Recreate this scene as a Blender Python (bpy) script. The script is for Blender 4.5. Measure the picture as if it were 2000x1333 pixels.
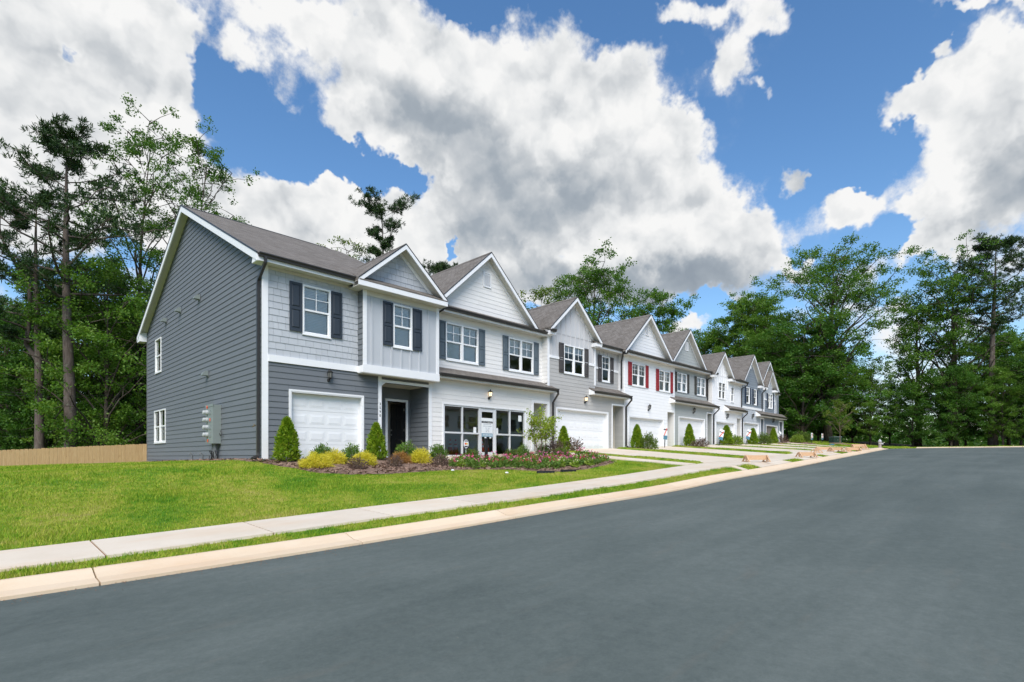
import bpy, math, random
import numpy as np
from mathutils import Vector, Matrix

for _o in list(bpy.data.objects):
    bpy.data.objects.remove(_o)
SC = bpy.context.scene
COL = SC.collection
PI = math.pi
R = math.radians
# Axes: x runs along the street past the row of houses, y runs from the street back into the lots,
# z is height; the origin is the near front corner of the charcoal house at eye level.

# ------------------------------------------------------------------ camera
cam_data = bpy.data.cameras.new('camera')
cam_data.sensor_width = 36.0
cam_data.lens = 18.81
cam_data.shift_y = 0.1133
cam_data.clip_start = 0.1
cam_data.clip_end = 3000.0
cam = bpy.data.objects.new('camera', cam_data)
cam.location = (-6.045, -16.232, 0.0)
cam.rotation_euler = (R(90), 0, R(-45.414))
COL.objects.link(cam)
SC.camera = cam

# ------------------------------------------------------------------ exposure and render settings
SC.view_settings.view_transform = 'Standard'
SC.view_settings.look = 'None'
SC.view_settings.exposure = 0.62
SC.view_settings.gamma = 1.0
SC.render.engine = 'CYCLES'
SC.cycles.use_denoising = True
SC.cycles.max_bounces = 8
SC.cycles.transparent_max_bounces = 12
SC.cycles.diffuse_bounces = 4
SC.cycles.sample_clamp_indirect = 6.0

# ------------------------------------------------------------------ sun
SUN_AZ, SUN_EL = R(223), R(47)          # direction the light comes from (behind the camera, high)
SUN_DIR = Vector((math.cos(SUN_AZ) * math.cos(SUN_EL), math.sin(SUN_AZ) * math.cos(SUN_EL), math.sin(SUN_EL)))
sun_data = bpy.data.lights.new('sun', 'SUN')
sun_data.energy = 2.9
sun_data.angle = R(40)                   # veiled by bright cloud
sun_data.color = (1.0, 0.94, 0.86)
sun = bpy.data.objects.new('sun', sun_data)
sun.rotation_euler = SUN_DIR.to_track_quat('Z', 'Y').to_euler()
sun.location = (-20, -30, 60)
COL.objects.link(sun)


# ------------------------------------------------------------------ node helper
class NT:
    def __init__(s, nt):
        s.nt = nt

    def n(s, kind, **kw):
        node = s.nt.nodes.new(kind)
        for k, v in kw.items():
            setattr(node, k, v)
        return node

    def put(s, sock, v):
        if isinstance(v, bpy.types.NodeSocket):
            s.nt.links.new(v, sock)
        elif v is not None:
            sock.default_value = v

    def m(s, op, a, b=None, c=None, clamp=False):
        nd = s.n('ShaderNodeMath', operation=op, use_clamp=clamp)
        for i, v in enumerate((a, b, c)):
            if v is not None:
                s.put(nd.inputs[i], v)
        return nd.outputs[0]

    def vm(s, op, a, b=None, out=0):
        nd = s.n('ShaderNodeVectorMath', operation=op)
        s.put(nd.inputs[0], a)
        if b is not None:
            s.put(nd.inputs[3 if op == 'SCALE' else 1], b)
        return nd.outputs[1 if op in ('DOT_PRODUCT', 'LENGTH') else 0]

    def noise(s, vec, scale, detail=4, rough=.55, dist=0.0, color=False):
        nd = s.n('ShaderNodeTexNoise')
        s.put(nd.inputs['Vector'], vec)
        nd.inputs['Scale'].default_value = scale
        nd.inputs['Detail'].default_value = detail
        nd.inputs['Roughness'].default_value = rough
        nd.inputs['Distortion'].default_value = dist
        return nd.outputs['Color' if color else 'Fac']

    def mr(s, v, a, b, c=0.0, d=1.0, smooth=False):
        nd = s.n('ShaderNodeMapRange')
        if smooth:
            nd.interpolation_type = 'SMOOTHSTEP'
        s.put(nd.inputs['Value'], v)
        for k, x in zip(('From Min', 'From Max', 'To Min', 'To Max'), (a, b, c, d)):
            s.put(nd.inputs[k], x)
        return nd.outputs[0]

    def mix(s, f, a, b, mode='MIX'):
        nd = s.n('ShaderNodeMix', data_type='RGBA', blend_type=mode)
        s.put(nd.inputs[0], f)
        s.put(nd.inputs[6], a)
        s.put(nd.inputs[7], b)
        return nd.outputs[2]

    def ramp(s, f, stops):
        nd = s.n('ShaderNodeValToRGB')
        s.put(nd.inputs[0], f)
        e = nd.color_ramp.elements
        while len(e) < len(stops):
            e.new(.5)
        for el, (p, c) in zip(e, stops):
            el.position = p
            el.color = (*c, 1)
        return nd.outputs[0]


# ------------------------------------------------------------------ sky with broken cumulus
world = bpy.data.worlds.new('World')
SC.world = world
world.use_nodes = True
wt = world.node_tree
wt.nodes.clear()
W = NT(wt)
world.cycles.sampling_method = 'MANUAL'
world.cycles.sample_map_resolution = 512
SKY_STRENGTH = 0.10


def build_sky():
    tc = W.n('ShaderNodeTexCoord').outputs['Generated']
    d = W.vm('NORMALIZE', tc)
    sky = W.n('ShaderNodeTexSky', sky_type='NISHITA', sun_disc=False)
    sky.sun_elevation = SUN_EL
    sky.sun_rotation = math.atan2(SUN_DIR.x, SUN_DIR.y)
    sky.altitude = 300
    sky.air_density = 1.15
    sky.dust_density = 0.35
    sky.ozone_density = 2.6
    # azimuth (clockwise from north-east along x=y) and elevation of every sky direction, in degrees
    a0 = R(44.586)
    fx = W.vm('DOT_PRODUCT', d, (math.cos(a0), math.sin(a0), 0))
    rx = W.vm('DOT_PRODUCT', d, (math.sin(a0), -math.cos(a0), 0))
    sep = W.n('ShaderNodeSeparateXYZ')
    W.put(sep.inputs[0], d)
    az = W.m('MULTIPLY', W.m('ARCTAN2', rx, fx), 57.2958)
    el = W.m('MULTIPLY', W.m('ARCSINE', sep.outputs[2]), 57.2958)
    cb = W.n('ShaderNodeCombineXYZ')
    W.put(cb.inputs[0], az)
    W.put(cb.inputs[1], el)
    p = cb.outputs[0]
    w1 = W.vm('SUBTRACT', W.noise(d, 4.0, 2, .55, color=True), (.5, .5, .5))
    w2 = W.vm('SUBTRACT', W.noise(d, 16, 4, .62, color=True), (.5, .5, .5))
    p = W.vm('ADD', p, W.vm('SCALE', w1, 6.0))
    p = W.vm('ADD', p, W.vm('SCALE', w2, 6.0))
    p = W.vm('MULTIPLY', p, (1, 1, 0))
    # cloud masses and blue gaps: azimuth, elevation, half widths, tilt (degrees), weight
    acc = W.m('MULTIPLY', W.m('SUBTRACT', W.noise(d, 1.7, 1, .5), .46), 1.6)
    dark = None
    for (ca, ce, ra, re, rot, wt_, dk) in CLOUDS:
        mp = W.n('ShaderNodeMapping', vector_type='TEXTURE')
        W.put(mp.inputs['Vector'], p)
        mp.inputs['Location'].default_value = (ca, ce, 0)
        mp.inputs['Rotation'].default_value = (0, 0, R(rot))
        mp.inputs['Scale'].default_value = (ra, re, 1)
        g = W.mr(W.vm('LENGTH', mp.outputs[0]), 1.3, .25, 0, wt_ * 1.45, True)
        if dk:
            dark = g if dark is None else W.m('ADD', dark, g)
        else:
            acc = W.m('ADD', acc, g)
    acc = W.m('MINIMUM', W.m('MAXIMUM', acc, -1.2), 3.0)
    # billows: broad lumps with finer curls on them
    fb = W.noise(d, 7.5, 10, .64)
    lump = W.noise(W.vm('ADD', d, W.vm('SCALE', w2, .05)), 13, 3, .5)
    core = W.mr(acc, .8, 2.0, 1, .35, True)
    dens = W.m('ADD', acc, W.m('MULTIPLY', core, W.m('MULTIPLY', W.m('SUBTRACT', fb, .5), 4.6)))
    cov = W.mr(dens, .05, 1.1, 0, 1, True)
    veil = W.m('MULTIPLY', W.mr(fb, .52, .80, 0, .34, True), W.mr(acc, -1.2, .3, 0, 1))
    cov = W.m('MAXIMUM', cov, veil)
    # relief: each lump is brighter on the side turned to the zenith and the sun
    d2 = W.vm('NORMALIZE', W.vm('ADD', d, (-.010, -.016, .026)))
    lump2 = W.noise(W.vm('ADD', d2, W.vm('SCALE', w2, .05)), 13, 3, .5)
    rel = W.m('SUBTRACT', lump, lump2)
    tone = W.m('ADD', W.m('MULTIPLY', rel, 1.15), W.m('MULTIPLY', W.m('SUBTRACT', fb, .5), .35))
    thick = W.mr(acc, .4, 2.8, 0, 1, True)
    tone = W.m('SUBTRACT', W.m('ADD', tone, .97), W.m('MULTIPLY', thick, .16))
    tone = W.m('SUBTRACT', tone, W.m('MULTIPLY', W.m('MINIMUM', dark, 1.5), .40))
    col = W.ramp(W.m('ADD', tone, 0, clamp=True), [(0, (.30, .35, .41)), (.3, (.38, .43, .485)), (.6, (.60, .63, .66)), (.82, (.82, .835, .845)), (1, (.95, .95, .945))])
    col = W.vm('SCALE', col, CLOUD_GAIN / SKY_STRENGTH)
    skyc = W.n('ShaderNodeHueSaturation')
    skyc.inputs['Saturation'].default_value = 1.18
    skyc.inputs['Value'].default_value = SKY_GAIN
    W.put(skyc.inputs['Color'], sky.outputs[0])
    full = W.mix(cov, skyc.outputs[0], col)
    bg = W.n('ShaderNodeBackground')
    bg.inputs['Strength'].default_value = SKY_STRENGTH
    W.put(bg.inputs['Color'], full)
    out = W.n('ShaderNodeOutputWorld')
    W.put(out.inputs['Surface'], bg.outputs[0])


CLOUD_GAIN = 0.64
SKY_GAIN = 1.16
CLOUDS = [(-39.1, 32.3, 9.2, 3.3, 19.7, 1.2, 0), (-32.7, 32.9, 2.8, 2.9, 16.3, 0.9, 0), (-42.0, 26.9, 7.1, 3.9, 19.6, 1.2, 0), (-34.2, 29.1, 4.6, 2.7, -2.8, 1.0, 0), (-39.1, 20.8, 12.4, 5.2, 14.4, 1.1, 0), (-32.7, 26.3, 2.8, 2.1, -16.6, 0.8, 0), (-22.8, 22.6, 8.9, 3.7, 8.3, 1.3, 0), (-14.0, 22.8, 7.1, 3.2, -3.8, 1.2, 0), (-29.0, 24.0, 2.3, 2.2, -19.0, 0.7, 0), (-8.7, 21.3, 3.2, 2.8, 3.0, 0.6, 0), (-20.9, 37.0, 6.5, 1.6, -0.1, 0.7, 0), (-26.5, 34.5, 2.2, 1.1, -22.0, 0.55, 0), (-10.8, 35.3, 9.3, 5.3, -12.9, 1.3, 0), (-15.0, 30.7, 4.1, 2.3, -22.7, 0.9, 0), (2.7, 35.4, 10.3, 4.7, -1.3, 1.4, 0), (10.3, 33.9, 6.4, 3.7, -4.8, 1.3, 0), (-2.7, 27.9, 9.7, 6.5, -23.4, 1.4, 0), (9.8, 28.0, 10.6, 5.9, -3.9, 1.4, 0), (17.0, 29.7, 4.0, 2.8, -7.5, 1.1, 0), (16.0, 23.1, 10.2, 4.8, -14.3, 1.4, 0), (23.8, 21.2, 4.3, 2.5, -30.5, 1.1, 0), (0.0, 20.6, 10.8, 5.3, 0.0, 1.2, 0), (13.5, 18.2, 12.8, 2.9, -3.8, 1.2, 0), (28.2, 18.3, 2.7, 1.0, -28.0, 0.8, 0), (17.5, 38.4, 4.5, 1.3, -8.7, 0.9, 0), (24.7, 36.9, 4.6, 1.6, -12.4, 1.0, 0), (22.8, 34.3, 2.3, 2.5, -39.3, 0.9, 0), (24.9, 31.6, 1.0, 1.2, -30.1, 0.7, 0), (29.9, 28.1, 0.9, 1.4, -25.6, 0.8, 0), (27.5, 24.9, 1.5, 1.4, 24.2, 1.0, 0), (33.1, 22.1, 2.8, 1.3, -12.7, 1.3, 0), (39.5, 30.7, 1.1, 0.6, -27.9, 1.0, 0), (40.7, 27.0, 3.8, 3.7, 8.1, 1.4, 0), (37.1, 27.9, 3.0, 1.9, 2.6, 1.2, 0), (41.7, 21.9, 3.5, 4.2, -17.1, 1.4, 0), (39.1, 19.7, 2.7, 1.9, -14.5, 1.2, 0), (39.1, 17.0, 2.9, 1.4, 5.0, 1.2, 0), (43.5, 28.5, 1.9, 2.1, -21.7, 1.1, 0), (18.8, 13.5, 2.2, 1.1, -4.4, 1.0, 0), (4.4, 15.6, 3.8, 1.3, -1.1, 0.9, 0), (40.7, 32.8, 4.2, 0.5, -25.2, 0.8, 0), (-27.8, 31.5, 2.9, 3.0, -24.5, -1.6, 0), (-22.8, 28.8, 5.3, 3.2, -22.2, -1.9, 0), (-16.0, 27.6, 5.8, 2.0, -8.5, -1.7, 0), (-10.8, 27.0, 2.1, 1.3, 4.4, -1.0, 0), (-3.8, 40.5, 3.3, 0.9, 1.9, -1.9, 0), (9.0, 39.7, 2.6, 1.0, -19.7, -1.6, 0), (18.5, 35.2, 2.2, 1.1, -33.0, -1.6, 0), (-39.8, 30.6, 0.7, 1.6, 46.1, -1.3, 0), (33.8, 32.9, 7.9, 3.9, -16.7, -1.6, 0), (29.9, 29.9, 3.8, 4.6, -13.9, -1.1, 0), (30.7, 26.0, 3.3, 2.3, -13.1, -1.1, 0), (34.6, 24.7, 2.3, 2.2, -14.6, -1.2, 0), (33.1, 18.7, 4.7, 1.6, -11.1, -1.4, 0), (22.8, 15.0, 5.1, 1.0, -5.9, -1.3, 0), (-6.8, 21.9, 0.9, 1.4, -15.3, -1.6, 0), (5.5, 20.0, 2.4, 0.9, -1.8, -1.0, 0), (-36.0, 17.3, 1.8, 1.4, 11.7, -1.0, 0), (37.4, 13.8, 4.2, 1.4, -10.0, -1.0, 0), (10.8, 17.1, 14.5, 2.5, -2.9, 1.0, 1), (-5.5, 30.3, 7.7, 4.0, -17.2, 0.7, 1), (0.0, 23.9, 8.2, 4.6, 0.0, 0.75, 1), (20.9, 18.0, 7.7, 1.9, -6.3, 0.6, 1), (42.7, 20.2, 3.4, 3.5, -16.6, 0.8, 1), (27.5, 24.7, 2.2, 1.2, -11.2, 0.5, 1), (6.6, 27.3, 5.9, 3.5, -18.6, 0.45, 1), (-39.1, 31.7, 5.3, 1.8, 19.8, 0.25, 1), (-12.9, 32.5, 5.3, 2.1, -13.4, 0.4, 1)]
build_sky()


# ------------------------------------------------------------------ mesh helpers
class MB:
    def __init__(s):
        s.v, s.f = [], []

    def add(s, vs, fs):
        b = len(s.v)
        s.v.extend(vs)
        s.f.extend([tuple(b + i for i in f) for f in fs])
        return s

    def box(s, x0, x1, y0, y1, z0, z1):
        return s.add([(x0, y0, z0), (x1, y0, z0), (x1, y1, z0), (x0, y1, z0), (x0, y0, z1), (x1, y0, z1), (x1, y1, z1), (x0, y1, z1)],
                     [(0, 3, 2, 1), (4, 5, 6, 7), (0, 1, 5, 4), (1, 2, 6, 5), (2, 3, 7, 6), (3, 0, 4, 7)])

    def prism(s, pts, axis, a0, a1):
        n = len(pts)
        def mk(p, a):
            return {'x': (a, p[0], p[1]), 'y': (p[0], a, p[1]), 'z': (p[0], p[1], a)}[axis]
        vs = [mk(p, a0) for p in pts] + [mk(p, a1) for p in pts]
        fs = [tuple(range(n)), tuple(range(2 * n - 1, n - 1, -1))]
        fs += [(i, i + n, (i + 1) % n + n, (i + 1) % n) for i in range(n)]
        return s.add(vs, fs)

    def tube(s, path, rad, n=8, cap=True, flat=1.0):
        path = [Vector(p) for p in path]
        if not isinstance(rad, (list, tuple)):
            rad = [rad] * len(path)
        vs, fs = [], []
        ref = None
        for i, p in enumerate(path):
            t = (path[min(i + 1, len(path) - 1)] - path[max(i - 1, 0)]).normalized()
            if ref is None:
                ref = Vector((0, 0, 1)) if abs(t.z) < .9 else Vector((1, 0, 0))
            a = t.cross(ref).normalized()
            b = a.cross(t).normalized()
            ref = b
            for k in range(n):
                w = 2 * PI * (k + .5) / n
                vs.append(tuple(p + a * (math.cos(w) * rad[i]) + b * (math.sin(w) * rad[i] * flat)))
        for i in range(len(path) - 1):
            for k in range(n):
                k2 = (k + 1) % n
                fs.append((i * n + k, i * n + k2, (i + 1) * n + k2, (i + 1) * n + k))
        if cap:
            fs.append(tuple(range(n - 1, -1, -1)))
            fs.append(tuple(range((len(path) - 1) * n, len(path) * n)))
        return s.add(vs, fs)

    def lathe(s, prof, n=12, c=(0, 0, 0)):
        vs, fs = [], []
        for r, z in prof:
            for k in range(n):
                w = 2 * PI * k / n
                vs.append((c[0] + r * math.cos(w), c[1] + r * math.sin(w), c[2] + z))
        for i in range(len(prof) - 1):
            for k in range(n):
                k2 = (k + 1) % n
                fs.append((i * n + k, i * n + k2, (i + 1) * n + k2, (i + 1) * n + k))
        fs.append(tuple(range(n - 1, -1, -1)))
        fs.append(tuple(range((len(prof) - 1) * n, len(prof) * n)))
        return s.add(vs, fs)

    def raised(s, x0, x1, z0, z1, y, h, bev):
        """raised panel with bevelled edges on a face looking to -y"""
        return s.add([(x0, y, z0), (x1, y, z0), (x1, y, z1), (x0, y, z1), (x0 + bev, y - h, z0 + bev), (x1 - bev, y - h, z0 + bev),
                      (x1 - bev, y - h, z1 - bev), (x0 + bev, y - h, z1 - bev)],
                     [(4, 5, 6, 7), (0, 1, 5, 4), (1, 2, 6, 5), (2, 3, 7, 6), (3, 0, 4, 7)])

    def mesh(s, name):
        me = bpy.data.meshes.new(name)
        me.from_pydata(s.v, [], s.f)
        me.update()
        return me


def np_mesh(name, verts, faces):
    me = bpy.data.meshes.new(name)
    verts = np.asarray(verts, dtype=np.float32)
    faces = np.asarray(faces, dtype=np.int32)
    k = faces.shape[1]
    me.vertices.add(len(verts))
    me.vertices.foreach_set('co', verts.ravel())
    me.loops.add(faces.size)
    me.loops.foreach_set('vertex_index', faces.ravel())
    me.polygons.add(len(faces))
    me.polygons.foreach_set('loop_start', np.arange(0, faces.size, k, dtype=np.int32))
    me.update(calc_edges=True)
    me.validate()
    return me


BASE = {}


def add(name, geo, mat, parent=None, loc=(0, 0, 0), rz=0.0, smooth=False, scale=None):
    me = geo.mesh(name) if isinstance(geo, MB) else geo
    if mat is not None and not me.materials:
        me.materials.append(mat)
    if smooth and not me.get('sm'):
        me.polygons.foreach_set('use_smooth', [True] * len(me.polygons))
        me['sm'] = 1
    o = bpy.data.objects.new(name, me)
    loc = Vector(loc)
    if parent is not None:
        o.parent = parent
        if parent.name in BASE:
            loc = loc - BASE[parent.name]
    o.location = loc
    if rz:
        o.rotation_euler = (0, 0, rz)
    if scale:
        o.scale = scale
    COL.objects.link(o)
    return o


def thing(name, label, cat, loc=(0, 0, 0), rz=0.0, group=None, scale=None, absolute=False):
    o = bpy.data.objects.new(name, None)
    o.empty_display_size = .3
    COL.objects.link(o)
    o.location = loc
    o.rotation_euler = (0, 0, rz)
    if scale:
        o.scale = scale if not isinstance(scale, (int, float)) else (scale,) * 3
    o['label'] = label
    o['category'] = cat
    if group:
        o['group'] = group
    if absolute:
        BASE[o.name] = Vector(loc)
    return o


def tag(o, label, cat, group=None):
    o['label'] = label
    o['category'] = cat
    if group:
        o['group'] = group
    return o


def kind(o, k, label=None):
    o['kind'] = k
    if label:
        o['label'] = label
    return o


def dup(root, loc, rz=0.0, scale=None, label=None, group=None):
    r = root.copy()
    COL.objects.link(r)
    r.location = loc
    r.rotation_euler = (0, 0, rz)
    if scale:
        r.scale = scale if not isinstance(scale, (int, float)) else (scale,) * 3
    if label:
        r['label'] = label
    if group:
        r['group'] = group
    for ch in list(root.children):
        c = ch.copy()
        COL.objects.link(c)
        c.parent = r
        for g in list(ch.children):
            e = g.copy()
            COL.objects.link(e)
            e.parent = c
    return r


# ------------------------------------------------------------------ materials
MATS = {}


def base_mat(name):
    m = bpy.data.materials.new(name)
    m.use_nodes = True
    t = NT(m.node_tree)
    b = m.node_tree.nodes['Principled BSDF']
    MATS[name] = m
    return m, t, b


def pos(t, scale=(1, 1, 1)):
    g = t.n('ShaderNodeNewGeometry').outputs['Position']
    if scale == (1, 1, 1):
        return g
    return t.vm('MULTIPLY', g, scale)


def paint(name, col, rough=.55, var=.05, each=.03, stretch=(1, 1, 1), nscale=6, bump=.0, bscale=60, bstretch=(1, 1, 1), spec=.35, metal=0.0, dirt=0.0):
    """paint or plain surface: base colour with slight mottling, a tint per piece, fine relief"""
    m, t, b = base_mat(name)
    p = pos(t, stretch)
    f = t.noise(p, nscale, 5, .6)
    v = t.m('ADD', t.m('MULTIPLY', t.m('SUBTRACT', f, .5), 2 * var), 1.0)
    if each:
        oi = t.n('ShaderNodeObjectInfo').outputs['Random']
        v = t.m('ADD', v, t.m('MULTIPLY', t.m('SUBTRACT', oi, .5), 2 * each))
    c = t.vm('SCALE', tuple(col), v)
    if dirt:
        g = t.mr(t.noise(pos(t, (1, 1, .35)), 1.3, 6, .65), .52, .8, 0, dirt)
        c = t.mix(g, c, (col[0] * .62, col[1] * .58, col[2] * .5, 1))
    t.put(b.inputs['Base Color'], c)
    b.inputs['Roughness'].default_value = rough
    b.inputs['Specular IOR Level'].default_value = spec
    b.inputs['Metallic'].default_value = metal
    if bump:
        bn = t.n('ShaderNodeBump')
        bn.inputs['Strength'].default_value = bump
        bn.inputs['Distance'].default_value = .01
        t.put(bn.inputs['Height'], t.noise(pos(t, bstretch), bscale, 6, .6))
        t.put(b.inputs['Normal'], bn.outputs[0])
    return m


def siding_mat(name, col, **kw):
    return paint(name, col, rough=.6, var=.035, each=.035, nscale=2.2, bump=.12, bscale=14, bstretch=(1, 1, 9), spec=.3, dirt=.06, **kw)


M_CHAR = siding_mat('charcoal siding', (.150, .165, .183))
M_SHAKE = siding_mat('pale grey shingles', (.46, .485, .52))
M_BATTEN = siding_mat('pale grey panel', (.48, .505, .54))
M_WHITE = siding_mat('off white siding', (.76, .75, .735))
M_COOLWHITE = siding_mat('bright white siding', (.80, .81, .825))
M_GREY = siding_mat('warm grey siding', (.42, .415, .405))
M_GREYPANEL = siding_mat('light grey panel', (.55, .555, .57))
M_SAGE = siding_mat('grey green siding', (.38, .405, .40))
M_BLUE = siding_mat('slate blue siding', (.215, .25, .29))
M_BLUELIGHT = siding_mat('pale slate siding', (.42, .455, .495))
M_TAN = siding_mat('taupe door paint', (.2, .175, .155))
M_TRIM = paint('white trim', (.80, .81, .83), .5, .02, .015, spec=.35, bump=.03)
M_VINYL = paint('white vinyl', (.82, .83, .84), .35, .015, .01, spec=.45)
M_ALU = paint('silver aluminium frame', (.62, .64, .66), .4, .03, .02, spec=.5)
M_SOFFIT = paint('cream soffit', (.62, .60, .54), .6, .03, .01, bump=.2, bscale=22, bstretch=(1, 1, 1))
M_GUTTER = paint('dark bronze gutter', (.032, .030, .029), .38, .08, .03, spec=.5)
M_SHUT_NAVY = paint('navy shutter', (.035, .046, .062), .5, .05, .03)
M_SHUT_SLATE = paint('slate shutter', (.10, .13, .155), .5, .05, .03)
M_SHUT_BROWN = paint('brown grey shutter', (.062, .056, .056), .5, .05, .03)
M_SHUT_RED = paint('red shutter', (.27, .022, .028), .5, .05, .03)
M_SHUT_OLIVE = paint('dark taupe shutter', (.055, .053, .047), .5, .05, .03)
M_SHUT_DEEP = paint('deep blue shutter', (.018, .032, .065), .5, .05, .03)
M_BLACKDOOR = paint('black door paint', (.012, .013, .017), .35, .05, .0, spec=.5)
M_GARAGE = paint('white garage door', (.80, .815, .835), .4, .02, .01, spec=.4, bump=.05, bscale=25, bstretch=(1, 1, 8))
M_BLACKMETAL = paint('black metal', (.012, .012, .013), .4, .05, 0, spec=.5)
M_STEEL = paint('brushed steel', (.55, .55, .55), .32, .05, 0, metal=1.0)
M_INTERIOR = paint('interior plaster', (.66, .61, .53), .8, .03, 0)
M_DARKFLOOR = paint('interior floor', (.3, .29, .28), .6, .1, 0)
M_BLIND = paint('white blinds', (.84, .85, .86), .5, .02, 0)
M_METER = paint('grey meter cabinet', (.21, .245, .24), .42, .06, 0, spec=.45)
M_CONDUIT = paint('grey conduit', (.15, .16, .17), .5, .05, .03)
M_PAPER = paint('white paper', (.78, .80, .80), .7, .02, 0)
M_INK = paint('dark ink', (.03, .03, .035), .7, .02, 0)
M_GREYINK = paint('grey ink', (.30, .32, .36), .7, .02, 0)
M_SIGNBLUE = paint('sign blue', (.27, .40, .48), .5, .02, 0)
M_SIGNDEEP = paint('sign deep blue', (.09, .22, .30), .5, .02, 0)
M_ORANGE = paint('cone orange', (.85, .10, .02), .45, .05, 0)
M_REFLECT = paint('reflective white band', (.72, .74, .76), .4, .03, 0)
M_METERGLASS = paint('meter housing', (.42, .44, .45), .35, .05, .04, spec=.5)
M_REDTUBE = paint('red delineator', (.45, .015, .02), .45, .05, 0)
M_YELLOWLOGO = paint('yellow print', (.80, .52, .05), .6, .02, 0)
M_REDPRINT = paint('red print', (.75, .10, .05), .6, .02, 0)
M_GREENBOX = paint('green transformer paint', (.035, .075, .05), .45, .1, 0, spec=.4)
M_BRASS = paint('dull brass', (.35, .24, .08), .4, .1, 0, metal=.8)
M_HYDRANT = paint('hydrant silver', (.42, .43, .44), .45, .12, 0, spec=.5)
M_HYDBODY = paint('hydrant body', (.36, .31, .27), .5, .12, 0)
M_WIRE = paint('black cable', (.015, .015, .016), .5, .05, 0)


def fence_mat():
    m, t, b = base_mat('new pine boards')
    oi = t.n('ShaderNodeObjectInfo').outputs['Random']
    p = t.vm('ADD', pos(t, (9, 9, .7)), t.vm('SCALE', (7.3, 3.1, 5.7), t.m('MULTIPLY', oi, 9)))
    g = t.noise(p, 3.2, 6, .6, 1.2)
    c = t.ramp(g, [(.25, (.40, .25, .115)), (.5, (.52, .355, .18)), (.75, (.60, .44, .25))])
    c = t.mix(t.m('MULTIPLY', oi, .42), c, (.45, .30, .16, 1))
    kn = t.n('ShaderNodeTexVoronoi')
    t.put(kn.inputs['Vector'], t.vm('ADD', pos(t, (2.2, 2.2, 1.7)), t.vm('SCALE', (3, 5, 1), oi)))
    kn.inputs['Scale'].default_value = 2.2
    c = t.mix(t.mr(kn.outputs['Distance'], .10, .03, 0, .7), c, (.16, .08, .035, 1))
    t.put(b.inputs['Base Color'], c)
    b.inputs['Roughness'].default_value = .75
    b.inputs['Specular IOR Level'].default_value = .2
    bn = t.n('ShaderNodeBump')
    bn.inputs['Strength'].default_value = .25
    bn.inputs['Distance'].default_value = .01
    t.put(bn.inputs['Height'], g)
    t.put(b.inputs['Normal'], bn.outputs[0])
    return m


M_FENCE = fence_mat()


def wood_mat():
    m, t, b = base_mat('raw lumber')
    oi = t.n('ShaderNodeObjectInfo').outputs['Random']
    g = t.noise(t.vm('ADD', pos(t, (5, 5, 5)), t.vm('SCALE', (9, 3, 5), oi)), 2.5, 5, .6, 2)
    t.put(b.inputs['Base Color'], t.ramp(g, [(.2, (.48, .29, .16)), (.8, (.64, .43, .27))]))
    b.inputs['Roughness'].default_value = .75
    return m


M_LUMBER = wood_mat()


def roof_mat(name, run):
    """asphalt shingles: courses follow the height, tabs run along the eave"""
    m, t, b = base_mat(name)
    g = t.n('ShaderNodeNewGeometry').outputs['Position']
    sp = t.n('ShaderNodeSeparateXYZ')
    t.put(sp.inputs[0], g)
    cb = t.n('ShaderNodeCombineXYZ')
    t.put(cb.inputs[0], sp.outputs[0 if run == 'x' else 1])
    t.put(cb.inputs[1], t.m('MULTIPLY', sp.outputs[2], 2.0 if run == 'x' else 1.42))
    br = t.n('ShaderNodeTexBrick')
    t.put(br.inputs['Vector'], cb.outputs[0])
    br.inputs['Scale'].default_value = 1.0
    br.inputs['Brick Width'].default_value = .24
    br.inputs['Row Height'].default_value = .143
    br.inputs['Mortar Size'].default_value = .006
    br.inputs['Mortar Smooth'].default_value = .4
    br.inputs['Bias'].default_value = 0
    br.inputs['Color1'].default_value = (.15, .134, .118, 1)
    br.inputs['Color2'].default_value = (.20, .182, .164, 1)
    br.inputs['Mortar'].default_value = (.095, .085, .077, 1)
    n1 = t.noise(g, 1.1, 5, .6)
    n2 = t.noise(g, 90, 3, .6)
    c = t.vm('SCALE', br.outputs['Color'], t.m('ADD', t.m('MULTIPLY', n1, .45), t.m('ADD', .52, t.m('MULTIPLY', n2, .5))))
    t.put(b.inputs['Base Color'], c)
    b.inputs['Roughness'].default_value = .9
    b.inputs['Specular IOR Level'].default_value = .15
    bn = t.n('ShaderNodeBump')
    bn.inputs['Strength'].default_value = .8
    bn.inputs['Distance'].default_value = .012
    t.put(bn.inputs['Height'], t.m('ADD', t.m('MULTIPLY', br.outputs['Fac'], -1), t.m('MULTIPLY', n2, .4)))
    t.put(b.inputs['Normal'], bn.outputs[0])
    return m


M_ROOFX = roof_mat('brown grey shingles along street', 'x')
M_ROOFY = roof_mat('brown grey shingles along ridge', 'y')


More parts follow.
